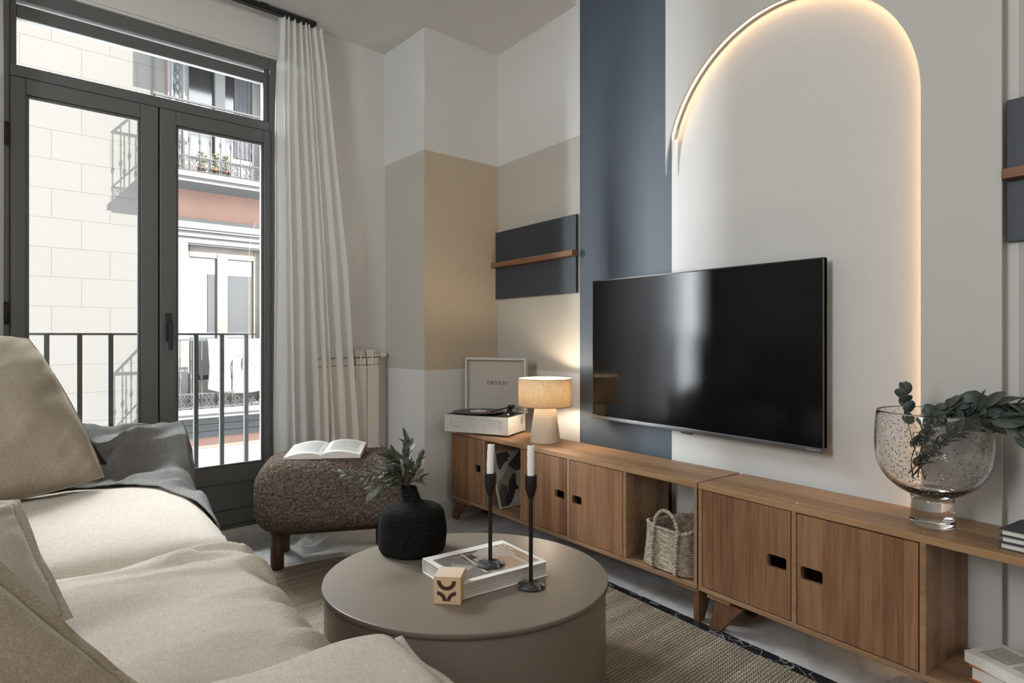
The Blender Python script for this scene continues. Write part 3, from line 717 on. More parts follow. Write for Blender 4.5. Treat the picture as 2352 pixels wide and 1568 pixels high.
def leg_plank(parent, x, top, bot, z0, z1, name='leg'):
    """top=(y0,y1), bot=(y0,y1) plank in the front plane"""
    mb = MB(); mb.prism([(top[0], z1), (top[1], z1), (bot[1], z0), (bot[0], z0)], x, x+.022, axis=0); return mb.build(name, M['wood_leg'], parent, bevel=.002)
DP = .285
u1 = thing('sideboard', 'long low wooden sideboard under the record player and lamp', 'sideboard', (1.962, 1.5545, 0), R(2.66), 'low wooden sideboards along the television wall')
Lh = 1.747; zb0, zb1, zt0, zt1 = .133, .151, .5185, .540
MB().box(0, DP, 0, Lh, zt0, zt1).build('top', M['wood_h'], u1, bevel=.0015)
MB().box(0, DP, 0, Lh, zb0, zb1).build('bottom_board', M['wood_e'], u1, bevel=.0015)
for a, c in ((.001, .015), (.357, .374), (.706, .727), (1.061, 1.075), (1.397, 1.414), (1.732, 1.746)):
    MB().box(.001, DP, a, c, zb1, zt0).build('upright', M['wood_e'], u1, bevel=.001)
MB().box(DP-.012, DP-.002, .374, 1.061, zb1, zt0).build('back_panel', M['wood_v'], u1); MB().box(DP-.012, DP-.002, 1.075, 1.732, zb1, zt0).build('back_panel', M['wood_v'], u1)
door(u1, .001, 1.417, 1.729, zb1+.003, zt0-.003, (1.435, 1.491, .329, .369)); door(u1, .001, .730, 1.058, zb1+.003, zt0-.003, (.745, .810, .322, .360)); door(u1, .001, .377, .703, zb1+.003, zt0-.003, (.628, .691, .318, .356))
def legset(t, ya, yb, sgn):
    for X in (.015, DP-.05):
        MB().box(X, X+.035, min(ya, yb)-.0, max(ya, yb), .115, .1325).build('cleat', M['wood_e'], t, bevel=.002)
leg_plank(u1, .02, (1.62, 1.71), (1.715, 1.755), .001, .116); leg_plank(u1, DP-.05, (1.62, 1.71), (1.715, 1.755), .001, .116)
for X in (.012, DP-.06): MB().box(X, X+.045, 1.55, 1.72, .114, .1325).build('cleat', M['wood_e'], u1, bevel=.002)
# right-hand legs turned sideways
for X in (.02, DP-.07):
    mb = MB(); mb.prism([(X, .001), (X+.035, .001), (X+.09, .116), (X, .116)], .005, .030, axis=1); mb.build('leg', M['wood_leg'], u1, bevel=.002)
    MB().box(X-.005, X+.09, .005, .13, .114, .1325).build('cleat', M['wood_e'], u1, bevel=.002)
u2 = thing('sideboard', 'long low wooden sideboard at the right under the glass vase and books', 'sideboard', (1.960, 1.5475, 0), 0, 'low wooden sideboards along the television wall')
E2 = -1.85
MB().box(0, DP, E2, 0, .5185, .5405).build('top', M['wood_h'], u2, bevel=.0015)
MB().box(0, DP, E2, 0, .134, .151).build('bottom_board', M['wood_e'], u2, bevel=.0015)
for a, c in ((-.016, -.001), (-.393, -.376), (-.776, -.760), (E2+.001, E2+.015)):
    MB().box(.001, DP, a, c, .151, .5185).build('upright', M['wood_e'], u2, bevel=.001)
MB().box(DP-.012, DP-.002, -.76, -.016, .151, .5185).build('back_panel', M['wood_v'], u2)
door(u2, .001, -.373, -.019, .154, .5155, (-.358, -.289, .312, .355)); door(u2, .001, -.757, -.396, .154, .5145, (-.481, -.408, .305, .348))
for X in (.012, DP-.06):
    leg_plank(u2, X+.005, (-.180, -.068), (-.083, -.034), .001, .116); MB().box(X, X+.045, -.13, -.03, .114, .1335).build('cleat', M['wood_e'], u2, bevel=.002)
    leg_plank(u2, X+.005, (E2+.07, E2+.18), (E2+.03, E2+.08), .001, .116)
# nail and screw heads in the tops
def screws(t, pts):
    for p in pts: MB().lathe([(.0045, .0), (.004, .0008)], 12, (p[0], p[1], .5402)).build('screw_head', M['chrome'], t)
screws(u1, [(.03, .02), (.25, .02), (.03, .37), (.25, .40)]); screws(u2, [(.03, -.03), (.25, -.03), (.03, -.38), (.25, -.38), (.03, -.76), (.25, -.76), (.16, -.77)])
# strip of the floor rug gap

# ================================================================== RUG
rgm = MB(); rgm.prism([(-.9, -.4), (1.93, -.4), (1.928, 2.965), (.775, 3.048), (-.9, 3.04)], .0015, .012)
tag(rgm.build('rug', M['rug'], bevel=.004), 'brown braided jute rug under the coffee table and sofa', 'rug')

# ================================================================== COFFEE TABLE
TT = .33
tdir = math.atan2(.8163, .5776)      # long axis across the view
ct = thing('coffee_table', 'low round drum coffee table in matt taupe lacquer', 'table', (1.0625, 1.7555, .0125), 0)
TA, TBb = .4535, .420
def ell(r, z, N=160):
    out = []
    for i in range(N):
        a = 2*PI*i/N; p = r*TA*math.cos(a); q = r*TBb*math.sin(a)
        out.append((p*.8163+q*.5776, -p*.5776+q*.8163, z))
    return out
mb = MB(); N = 160; rings = [(.93, 0), (.985, 0), (.985, .004), (.985, .300), (.99, .302), (1.0, .304), (1.0, .3155), (.998, .3172), (.994, .3178), (.0, .3178)]
vs = []; 
for r_, z in rings: vs += ell(max(r_, .001), z)
fs = [(j*N+i, j*N+(i+1) % N, (j+1)*N+(i+1) % N, (j+1)*N+i) for j in range(3) for i in range(N)]
mb.add(vs[:4*N], [tuple(range(N-1, -1, -1))]+fs)
drum = mb.build('drum', M['table'], ct, True); drum.data.polygons[0].use_smooth = False
mb = MB(); rr_ = [(.93, .3005), (1.0, .3005), (1.0, .3150), (.9985, .3168), (.995, .3175)]; vs = []
for r_, z in rr_: vs += ell(r_, z)
fs = [(j*N+i, j*N+(i+1) % N, (j+1)*N+(i+1) % N, (j+1)*N+i) for j in range(4) for i in range(N)]
mb.add(vs, fs+[tuple(4*N+i for i in range(N)), tuple(range(N-1, -1, -1))]); tp = mb.build('top', M['table'], ct)
for p in tp.data.polygons: p.use_smooth = len(p.vertices) == 4

# ================================================================== OTTOMAN
oa = R(-21.3); ot = thing('footstool', 'brown boucle upholstered footstool on dark wooden legs by the balcony door', 'stool', (1.088, 3.085, .0), oa)
def ofn(p): return p
mb = MB().rbox((0, -.015, .345), (.345, .235, .160), .105, 48, .008, cb=.004)
cu = mb.build('cushion', M['boucle'], ot, True)
tx = bpy.data.textures.new('boucle_lumps', 'CLOUDS'); tx.noise_scale = .011; tx.noise_depth = 1
sb = cu.modifiers.new('sub', 'SUBSURF'); sb.levels = 2; sb.render_levels = 2
dm = cu.modifiers.new('lumps', 'DISPLACE'); dm.texture = tx; dm.strength = .009; dm.mid_level = .5; dm.texture_coords = 'LOCAL'
# seam cord
mb = MB(); pts = []
for (cx_, cy_, a0) in ((.225, .105, 0), (-.225, .105, 90), (-.225, -.105, 180), (.225, -.105, 270)):
    for k in range(9):
        a = R(a0+k*11.25); pts.append((cx_+.098*math.cos(a), cy_+.098*math.sin(a), .390))
MB().box(-.27, .27, -.15, -.12, .165, .19).build('apron', M['wood_d'], ot, bevel=.003); MB().box(-.27, .27, .12, .15, .165, .19).build('apron', M['wood_d'], ot, bevel=.003)
MB().box(-.27, -.24, -.12, .12, .165, .19).build('apron', M['wood_d'], ot, bevel=.003); MB().box(.24, .27, -.12, .12, .165, .19).build('apron', M['wood_d'], ot, bevel=.003)
for sx_ in (-1, 1):
    for sy_ in (-1, 1):
        mb = MB(); X, Y = sx_*.245, sy_*.140; mb.lathe([(.024, .0), (.027, .004), (.0305, .006), (.0305, .192)], 24, (X, Y, 0)); mb.build('leg', M['wood_d'], ot, True)

# ================================================================== SOFA
sf = thing('sofa', 'low linen slipcovered sofa along the left with loose seat cushions', 'sofa', (0, 2.0, 0))
L_ = M['linen']
def cush(c, h, r, n_, crown, seed, fold=None):
    def fn(p):
        v = Vector(p); a = noise.noise(v*3.1+Vector((seed, 0, 0)))*.010+noise.noise(v*9+Vector((0, seed, 0)))*.004
        z = p[2]+(a if p[2] > c[2] else 0)
        if fold and p[2] > c[2]: z += fold(p)
        return (p[0], p[1], z)
    return MB().rbox(c, h, r, n_, crown, fn)
MB().rbox((.0, 2.03, .155), (.425, 1.28, .14), .03, 10).build('base', L_, sf, True, world=True)
def near_fold(p):
    x, y = p[0], p[1]; s = 0
    for (x0, y0, dx, dy, wd, am) in ((.10, 1.90, .34, -.06, .016, .026), (.06, 1.84, .40, -.14, .020, .026), (.16, 1.76, .30, -.12, .016, .018), (-.1, 1.70, .55, .02, .018, .010), (.22, 1.52, .25, -.06, .022, .022), (.24, 1.44, .22, -.12, .018, .018), (.0, 1.28, .45, -.03, .03, .012), (-.3, 1.80, .6, .04, .012, .008), (.28, 1.22, .2, -.02, .02, .014)):
        L = math.hypot(dx, dy); tx_, ty_ = dx/L, dy/L; t = ((x-x0)*tx_+(y-y0)*ty_); d = (-(x-x0)*ty_+(y-y0)*tx_) - .03*math.sin(t*9)
        if t > 0: s += 1.35*am*math.exp(-(d/wd)**2)*min(1, t/(L*.7))
    return s
def far_fold(p):
    x, y = p[0], p[1]; return .006*math.sin((y-2.1)*22+x*6)*max(0, min(1, (x)/.3))*max(0, 1-(y-2.05)/.35) if y < 2.4 else 0
near = cush((-.01, 1.482, .365), (.455, .495, .118), .085, 110, .045, 3, near_fold); near.build('seat_cushion', L_, sf, True, world=True)
far = cush((-.015, 2.520, .365), (.455, .515, .112), .085, 48, .052, 8, far_fold); far.build('seat_cushion', L_, sf, True, world=True)
# flange seams of the slipcovers
def flange(pts, w, seed, n_=2):
    mb = MB(); rnd = random.Random(seed); k = len(pts); vs = []
    for i, p in enumerate(pts):
        q = noise.noise(Vector(p)*14+Vector((seed, 0, 0)))
        vs.append(p); vs.append((p[0]+w*(.9+.6*q), p[1]+.01*q, p[2]+w*.9*q-.004))
    mb.add(vs, [(2*i, 2*i+1, 2*i+3, 2*i+2) for i in range(k-1)]); return mb
def lerp(a, b_, f): return tuple(x+(y-x)*f for x, y in zip(a, b_))
fp = [(.437, 1.03+.0-.0+.92*i/60, .395+.006*math.sin(i*.5)) for i in range(61)]
flange(fp, .022, 4).build('seam_flange', L_, sf, True, world=True, solid=.003)
fp = [(.437, 2.05+.90*i/60, .392+.006*math.sin(i*.4)) for i in range(61)]
flange(fp, .018, 9).build('seam_flange', L_, sf, True, world=True, solid=.003)
# arms and back
def armfn(seed, am=.008):
    def fn(p):
        v = Vector(p); return (p[0]+noise.noise(v*5)*am, p[1]+noise.noise(v*6+Vector((0, 0, seed)))*am, p[2]+noise.noise(v*7+Vector((seed, 0, 0)))*am)
    return fn
MB().rbox((-.02, .853, .322), (.470, .142, .292), .035, 40, .006, armfn(2, .010)).build('arm', L_, sf, True, world=True)
MB().rbox((-.02, 3.175, .335), (.440, .120, .310), .035, 30, .006, armfn(6)).build('arm', L_, sf, True, world=True)
MB().rbox((-.60, 2.0, .40), (.13, 1.28, .38), .05, 24, .0, armfn(11)).build('backrest', L_, sf, True, world=True)
fp = [(-.40+.84*i/50, .985-.0, .590+.004*math.sin(i)) for i in range(51)]
def flange_y(pts, w, seed):
    mb = MB(); vs = []
    for p in pts:
        q = noise.noise(Vector(p)*22+Vector((seed, 0, 0))); vs.append(p); vs.append((p[0]+.004*q, p[1]+w*(.7+.9*q), p[2]+w*(.55+.8*q)))
    mb.add(vs, [(2*i, 2*i+1, 2*i+3, 2*i+2) for i in range(len(pts)-1)]); return mb
fp = [(.452, .74+.24*i/30, .590) for i in range(31)]
flange(fp, .014, 14).build('seam_flange', L_, sf, True, world=True, solid=.003)

# pillows built between four corners
def pillow(name, label, P00, P10, P11, P01, thick, mat, seed, fl=0, ridge=1.0, wr=.006, cat='pillow', n_=40, pinch=.03):
    P00, P10, P11, P01 = map(Vector, (P00, P10, P11, P01)); c = (P00+P10+P11+P01)/4
    nrm = (P10-P00).cross(P01-P00).normalized(); o = thing(name, label, cat, tuple(Vector((c.x, c.y, min(P00.z, P10.z)))))
    def base_(u, v):
        # edges pinch inwards between the corners
        e = .035; uu = u+e*(1-2*u)*(4*v*(1-v))*1.0*0; 
        p = P00*(1-u)*(1-v)+P10*u*(1-v)+P11*u*v+P01*(1-u)*v
        mid = c; k = pinch*(1-(2*u-1)**2 if abs(2*v-1) > abs(2*u-1) else 1-(2*v-1)**2)*max(abs(2*u-1), abs(2*v-1))**3
        return p+(mid-p)*k
    mb = MB(); vs = []; N_ = n_
    for side in (1, -1):
        for j in range(N_+1):
            for i in range(N_+1):
                u, v = i/N_, j/N_; U, V = 2*u-1, 2*v-1
                h = (max(0, (1-U*U))*max(0, (1-V*V)))**.42
                p = base_(u, v); q = noise.noise(p*7+Vector((seed, side, 0)))*wr*1.3+noise.noise(p*18+Vector((seed, side, 0)))*wr*.5
                corner = (abs(U)*abs(V))**3; q += .5*wr*math.sin(26*(U-V))*corner*2
                vs.append(p+nrm*side*(thick/2*h+q*min(1, 3*h)))
    K_ = (N_+1)**2; fs = []
    for side in (0, 1):
        for j in range(N_):
            for i in range(N_):
                a = side*K_+j*(N_+1)+i; f = (a, a+1, a+N_+2, a+N_+1); fs.append(f if side == 0 else f[::-1])
    mb.add(vs, fs); mb.build('cover', mat, o, True, world=True, weld=True)
    if fl:
        ring = [(i/30, 0) for i in range(31)]+[(1, i/30) for i in range(1, 31)]+[(1-i/30, 1) for i in range(1, 31)]+[(0, 1-i/30) for i in range(1, 30)]
        vs = []; k = len(ring)
        for (u, v) in ring:
            p = base_(u, v); d = (p-c); d = (d - nrm*d.dot(nrm)).normalized(); q = noise.noise(p*16+Vector((seed, 5, 0)))
            vs += [p-d*.006, p+d*fl+nrm*q*fl*.9]
        mb = MB().add(vs, [(2*i, 2*i+1, 2*((i+1) % k)+1, 2*((i+1) % k)) for i in range(k)]); mb.build('flange', mat, o, True, solid=.004, world=True)
    return o
pillow('cushion', 'big square taupe linen cushion leaning at the far end of the sofa', (-.52, 2.60, .545), (.115, 2.80, .575), (-.115, 3.03, 1.085), (-.66, 2.93, 1.07), .24, M['linen2'], 2, .004, wr=.012, pinch=-.07)
pillow('cushion', 'dark charcoal cushion mostly hidden behind the big taupe cushion', (-.42, 2.88, .60), (.128, 2.90, .605), (-.108, 3.075, 1.058), (-.6, 3.05, 1.03), .035, plain('charcoal_fabric', (.02, .02, .022, 1), .9), 5, .006)
pillow('cushion', 'rumpled pale linen back cushion at the left edge, behind the nearest cushion', (-.50, 1.30, .555), (.0, 1.50, .555), (-.085, 1.60, .765), (-.50, 1.56, .80), .15, M['linen'], 9, .014, wr=.012)
pillow('cushion', 'nearest taupe cushion with a stitched flange, in the lower left corner', (-.42, .985, .60), (.085, 1.085, .575), (-.115, 1.16, .80), (-.48, 1.16, .93), .12, M['linen2'], 12, .020, wr=.010)
# ================================================================== THROW
def seat_z(x, y):
    X = (x+.015)/.455; Y = (y-2.52)/.515; z = .477+.052*max(0, 1-X**4)*max(0, 1-Y**4)
    xe = .44
    if x > .36: z -= .085*(1-math.sqrt(max(0, 1-min(1, (x-.36)/.085)**2)))
    return z
tnu, tnv = 150, 210
def yend(x):
    pts_ = [(-.4, 2.88), (.05, 2.88), (.18, 2.84), (.28, 2.74), (.36, 2.56), (.43, 2.34), (.5, 2.30)]
    for a, b_ in zip(pts_, pts_[1:]):
        if x <= b_[0]: return a[1]+(b_[1]-a[1])*(x-a[0])/(b_[0]-a[0])
    return 2.3
uvs = []
def thr(u, t):
    x = -.38+.852*u
    path = [(3.315, .34), (3.315, .60), (3.300, .655), (3.25, .672), (3.17, .676), (3.10, .672), (3.052, .655), (3.038, .61), (3.00, .57), (2.94, seat_z(x, 2.94)+.02)]
    ye = yend(x); k = 14
    for i in range(1, k+1):
        y = 2.94+(ye-2.94)*i/k; path.append((y, seat_z(x, y)+.006))
    seg = [0]
    for a, b_ in zip(path, path[1:]): seg.append(seg[-1]+math.hypot(a[0]-b_[0], a[1]-b_[1])+.0001)
    d = t*seg[-1]
    for i in range(len(path)-1):
        if d <= seg[i+1]:
            f = (d-seg[i])/(seg[i+1]-seg[i]); y = path[i][0]+(path[i+1][0]-path[i][0])*f; z = path[i][1]+(path[i+1][1]-path[i][1])*f; break
    # folds run diagonally from the arm down to the front edge
    q = x*.55+(3.3-y)*.9; env = min(1, t*6)*min(1, (1-t)*9+.15)
    wn_ = noise.noise(Vector((x*2.5, y*2.5, 1)))
    f1 = .5+.5*math.cos(2*(q*15+3.2*wn_+1.0)); f2 = .5+.5*math.cos(2*((x*.9-y*.35)*15+4*wn_+.4))
    fo = .032*f1**1.8+.020*f2**2.2+.012*noise.noise(Vector((x*8, y*10, 4)))+.005*noise.noise(Vector((x*26, y*26, 7)))
    fo = max(.004, fo)*env+.003
    if y > 3.29: y += fo
    else: z += fo
    if x > .43:
        z -= (x-.43)*1.6; x = .43+(x-.43)*.55
    if t < .01 or t > .99: pass
    return (x, y, z)
mb = MB().grid(thr, tnu, tnv)
uv = [(i/(tnu-1), j/(tnv-1)) for j in range(tnv) for i in range(tnu)]
th = mb.build('throw_blanket', M['throw'], None, True, uv=uv); th.modifiers.new('solid', 'SOLIDIFY').thickness = .005
tag(th, 'crumpled grey cotton throw draped over the far arm of the sofa', 'blanket')

# ================================================================== TABLE LAMP
lp = thing('table_lamp', 'beige linen table lamp glowing on the sideboard beside the record player', 'lamp', (2.062, 2.612, .5405))
b_ = MB().lathe([(.079, 0), (.081, .004), (.054, .196), (.05, .198)], 64); b_.build('base', M['lampbody'], lp, True)
s_ = MB(); prof = [(.139, .190), (.141, .190), (.1408, .334), (.1388, .334)]
s_.lathe(prof+[(.1385, .3335), (.1385, .1905)], 72, caps=False); s_.f += []
s_.build('lamp_shade', M['shade'], lp, True)
for z in (.191, .3335):
    MB().tube([(.1402*math.cos(2*PI*i/72), .1402*math.sin(2*PI*i/72), z) for i in range(72)], .0016, 6, closed=True).build('shade_trim', M['wood_e'], lp, True)
mb = MB(); mb.tube([(0, 0, .196), (0, 0, .225)], .012, 10); mb.build('socket', M['ivory'], lp, True)
mb = MB(); mb.lathe([(.004, .222), (.016, .235), (.024, .255), (.022, .275), (.010, .290), (.001, .293)], 24); mb.build('bulb', M['bulb'], lp, True)
mb = MB(); 
for k in range(3): mb.tube([(.012*math.cos(2.1*k), .012*math.sin(2.1*k), .222), (.139*math.cos(2.1*k), .139*math.sin(2.1*k), .222)], .0012, 5)
mb.build('shade_spider', M['chrome'], lp, True)

# ================================================================== RECORD PLAYER
rp = thing('record_player', 'cream portable record player with open lid at the left end of the sideboard', 'record player', (1.778, 3.183, .5405), R(-60.3))
CW, CD, CH = .405, .235, .108
cs = M['cream_case']
mb = MB(); mb.box(0, CW, .008, CD, .010, CH); base_o = mb.build('case', cs, rp, bevel=.003)
# front panel with oval grille opening
ins = []; gx0, gx1, gz0, gz1, r = .038, .368, .030, .090, .016
for (cx_, cz_, a0) in ((gx1-r, gz1-r, 0), (gx0+r, gz1-r, 90), (gx0+r, gz0+r, 180), (gx1-r, gz0+r, 270)):
    for k in range(5): a = R(a0+k*22.5); ins.append((cx_+r*math.cos(a), cz_+r*math.sin(a)))
outp = []; cr = [(CW, CH), (0, CH), (0, .010), (CW, .010)]
for q in range(4):
    for k in range(5):
        c, nx_ = cr[q], cr[(q+1) % 4]; outp.append((c[0]+(nx_[0]-c[0])*k/5, c[1]+(nx_[1]-c[1])*k/5))
outp = outp[-2:]+outp[:-2]; vs = []
for Y in (0, .008): vs += [(p[0], Y, p[1]) for p in ins]+[(p[0], Y, p[1]) for p in outp]
N = 20; fs = []
for i in range(N):
    j = (i+1) % N; fs += [(i, j, N+j, N+i), (2*N+i, 3*N+i, 3*N+j, 2*N+j), (i, 2*N+i, 2*N+j, j), (N+i, N+j, 3*N+j, 3*N+i)]
MB().add(vs, fs).build('front_panel', cs, rp, bevel=.001)
MB().box(gx0, gx1, .0065, .0078, gz0, gz1).build('speaker_cloth', M['black'], rp)
mb = MB()
k = 0; x = gx0+.004
while x < gx1: mb.box(x, x+.0042, .004, .0055, gz0, gz1); x += .0092
z = gz0+.002
while z < gz1: mb.box(gx0, gx1, .0035, .005, z, z+.0036); z += .0085
gr = mb.build('speaker_grille', M['ivory'], rp); gr['kind'] = 'stuff'; del gr['kind']
text_mb('CROSLEY', .008, lambda x, y, d: (gx0+.035+x, .0034-d, gz0+.012+y), .0004, 1.1).build('grille_badge', M['black'], rp)
MB().box(.006, CW-.006, .010, CD-.004, CH, CH+.002).build('deck_plate', M['black'], rp)
for fx in (.04, CW-.04):
    for fy in (.09, CD-.03): MB().lathe([(.008, 0), (.010, .002), (.010, .0105)], 16, (fx, fy, 0)).build('rubber_foot', M['black'], rp, True)
MB().lathe([(.105, CH+.002), (.108, CH+.004), (.108, CH+.010)], 64, (.158, .118, 0)).build('platter', M['black'], rp, True)
# lid, leaning back from the rear edge
lid = MB(); LH = .322; LD = .036; ly = CD+.002; z0 = CH-.004; tk = .014
lid.box(0, CW, ly+LD-.004, ly+LD, z0, z0+LH); lid.box(0, tk, ly, ly+LD-.004, z0, z0+LH); lid.box(CW-tk, CW, ly, ly+LD-.004, z0, z0+LH); lid.box(tk, CW-tk, ly, ly+LD-.004, z0, z0+tk); lid.box(tk, CW-tk, ly, ly+LD-.004, z0+LH-tk, z0+LH)
lid_o = lid.build('lid', cs, rp, bevel=.003)
MB().box(tk, CW-tk, ly+LD-.007, ly+LD-.0045, z0+tk, z0+LH-tk).build('lid_lining', M['lin_in'], lid_o)
text_mb('CROSLEY', .030, lambda x, y, d: (CW*.515+x, ly+LD-.0072-d, z0+LH*.53+y), .0006, 1.12, xs=1.05).build('lid_lettering', M['black'], lid_o)
MB().box(-.006, 0, ly+.006, ly+.022, z0+.15, z0+.185).build('latch', M['chrome'], lid_o, bevel=.001)
mb = MB(); mb.box(CW, CW+.004, .165, .183, .058, .092); mb.box(CW+.004, CW+.008, .170, .178, .074, .090); mb.build('latch', M['chrome'], rp, bevel=.001)
# tonearm
ta = MB(); ta.lathe([(.024, CH+.002), (.024, CH+.010), (.016, CH+.012), (.016, CH+.026), (.012, CH+.028)], 24, (.335, .165, 0)); ta_o = ta.build('tonearm_base', M['black'], rp, True)
ta = MB(); ta.tube([(.338, .172, CH+.036), (.333, .15, CH+.038), (.322, .10, CH+.036), (.296, .062, CH+.030), (.280, .045, CH+.024)], .0042, 8); ta.build('tonearm', M['black'], ta_o, True)
ta = MB(); ta.box(.318, .352, .172, .200, CH+.026, CH+.050); ta.build('counterweight', M['black'], ta_o, bevel=.004)
ta = MB(); ta.box(.266, .286, .028, .048, CH+.016, CH+.024); ta.build('cartridge', plain('red_cartridge', (.35, .03, .02, 1), .5), ta_o, bevel=.002)
MB().lathe([(.010, CH+.002), (.010, CH+.014)], 16, (.37, .07, 0)).build('knob', M['chrome'], rp, True)
# the record
rc = thing('vinyl_record', 'black vinyl record with a white label lying on the record player', 'record', tuple(Vector((1.778, 3.183, .5405+CH+.0105)) + Matrix.Rotation(R(-60.3), 3, 'Z') @ Vector((.158, .118, 0))), 0)
vm_ = plain('vinyl', (.012, .012, .013, 1), .28, spec=.6); mb = MB(); mb.lathe([(.147, 0), (.1485, .0009), (.147, .0018), (.052, .0018)], 96); mb.build('disc', vm_, rc, True)
MB().lathe([(.050, .0019), (.050, .0023)], 48).build('label', M['paper'], rc)
MB().lathe([(.0028, .0023), (.0028, .012), (.001, .014)], 12).build('spindle', M['chrome'], rc, True)

# ================================================================== FRAMED PRINT IN THE OPEN COMPARTMENT
fy0, fz0 = 2.842, .1525
fu = Vector((0, .112, .300)).normalized(); fn_ = Vector((0, -fu.z, fu.y)); fx_ = Vector((math.cos(R(2)), math.sin(R(2)), 0))
fo = thing('framed_print', 'slim framed black and white face print leaning inside the sideboard', 'picture', (2.06, 2.85, .1525))
FOo = Vector((1.935, fy0, fz0)); FW, FH = .27, .315
def fp3(a, b_, d): return tuple(FOo + fx_*a + fu*b_ + fn_*d)
def fbox(mb, a0, a1, b0, b1, d0, d1):
    vs = [fp3(a, b_, d) for a in (a0, a1) for b_ in (b0, b1) for d in (d0, d1)]
    mb.add(vs, [(0, 1, 3, 2), (4, 6, 7, 5), (0, 4, 5, 1), (2, 3, 7, 6), (0, 2, 6, 4), (1, 5, 7, 3)])
mb = MB(); t_ = .006; fbox(mb, 0, t_, 0, FH, -.010, .006); fbox(mb, FW-t_, FW, 0, FH, -.010, .006); fbox(mb, t_, FW-t_, 0, t_, -.010, .006); fbox(mb, t_, FW-t_, FH-t_, FH, -.010, .006)
mb.build('frame', plain('pale_metal_frame', (.45, .42, .36, 1), .35, metal=.4), fo, world=True)
mb = MB(); fbox(mb, t_, FW-t_, t_, FH-t_, -.008, 0); mb.build('print', plain('sepia_print', (.36, .33, .28, 1), .35, .12, 9), fo, world=True)
def fpoly(name, pts, c, d):
    mb = MB(); 
    mb.add([fp3(a, b_, d) for a, b_ in pts]+[fp3(a, b_, d+.0002) for a, b_ in pts], [tuple(range(len(pts))), tuple(range(2*len(pts)-1, len(pts)-1, -1))]); mb.build(name, plain(name+'_ink', c, .35, .15, 25), fo, world=True)
def pp(pts): return [(max(.0065, min(FW-.0065, (x-555+(1445-y)*.277)/1179)), max(.0065, min(FH-.0065, (1445-y)/505*.315))) for x, y in pts]
fpoly('lower_light', pp([(600, 1432), (722, 1400), (722, 1300), (690, 1320), (650, 1380), (625, 1425)]), (.42, .39, .33, 1), .0006)
fpoly('hair', pp([(470, 960), (560, 958), (592, 1000), (560, 1020), (585, 1032), (545, 1050), (520, 1110), (500, 1090), (480, 1030)]), (.05, .045, .04, 1), .0009)
fpoly('upper_figure', pp([(740, 925), (668, 930), (655, 975), (610, 1030), (578, 1068), (600, 1100), (640, 1128), (665, 1138), (760, 1100), (790, 930)]), (.045, .04, .036, 1), .0012)
fpoly('cheek', pp([(575, 1078), (562, 1130), (520, 1200), (505, 1260), (525, 1330), (550, 1415), (575, 1432), (600, 1400), (615, 1300), (640, 1200), (650, 1140), (618, 1112)]), (.21, .19, .16, 1), .0015)
fpoly('jaw_shadow', pp([(540, 1230), (530, 1290), (545, 1370), (562, 1425), (590, 1425), (605, 1330), (590, 1260)]), (.07, .062, .055, 1), .0018)
fpoly('shadow_profile', pp([(628, 1150), (650, 1170), (655, 1225), (668, 1262), (688, 1288), (682, 1300), (660, 1300), (652, 1312), (660, 1328), (646, 1342), (652, 1360), (640, 1375), (636, 1402), (605, 1430), (582, 1415), (592, 1350), (605, 1290), (600, 1220)]), (.03, .027, .025, 1), .0021)

# ================================================================== BASKET
bk = thing('wicker_basket', 'square woven seagrass basket with arched handles inside the sideboard', 'basket', (2.078, 1.722, .1525))
bx, by, bh = .118, .132, .165
def sup(a, rx, ry, e=.42):
    c, s = math.cos(a), math.sin(a); return (rx*math.copysign(abs(c)**e, c), ry*math.copysign(abs(s)**e, s))
def wall(inner):
    def fn(u, t):
        a = 2*PI*u; rows = 17; row = t*rows; k = math.floor(row); f = row-k
        g = 1-.10*t-.03*math.sin(PI*t) + .02*noise.noise(Vector((math.cos(a)*2, math.sin(a)*2, t*3)))
        x, y = sup(a, bx*g, by*g); nn = math.hypot(x, y); per = u*74+.5*(k % 2)
        h = (math.sin(PI*f)**.6)*(.55+.45*math.sin(2*PI*(per+.55*f)))*.0062
        off = h-.002 if not inner else -.010-h*.6
        top = .006*math.sin(a*3+1) * t
        return (x*(1+off/nn), y*(1+off/nn), bh*t+top+.004)
    return fn
mb = MB(); mb.grid(wall(False), 520, 120, closeu=True); bw = mb.build('woven_body', M['wicker_a'], bk, True)
mb = MB(); mb.grid(wall(True), 260, 70, closeu=True); mb.build('woven_lining', M['wicker_a'], bk, True)
mb = MB(); mb.add([(*sup(2*PI*i/48, bx*.97, by*.97), .004) for i in range(48)]+[(*sup(2*PI*i/48, bx*.97, by*.97), .012) for i in range(48)], [tuple(range(47, -1, -1)), tuple(range(48, 96))]+[(i, (i+1) % 48, 48+(i+1) % 48, 48+i) for i in range(48)]); mb.build('bottom', M['wicker_a'], bk)
def rope(mb, pts, r, tw=60, n_=9):
    P = [Vector(p) for p in pts]; L = 0; dense = []
    for a, b_ in zip(P, P[1:]):
        m_ = max(2, int((b_-a).length/.0022))
        for i in range(m_): dense.append(a+(b_-a)*(i/m_))
    dense.append(P[-1]); rad = [r*(1+.20*math.sin(i*1.15)) for i in range(len(dense))]
    mb.tube(dense, r, n_, rad=rad)
mb = MB(); rope(mb, [(*sup(2*PI*i/60, bx*.885, by*.885), bh+.004+.006*math.sin(2*PI*i/60*3+1)) for i in range(61)], .0075); mb.build('rim_braid', M['wicker_a'], bk, True)
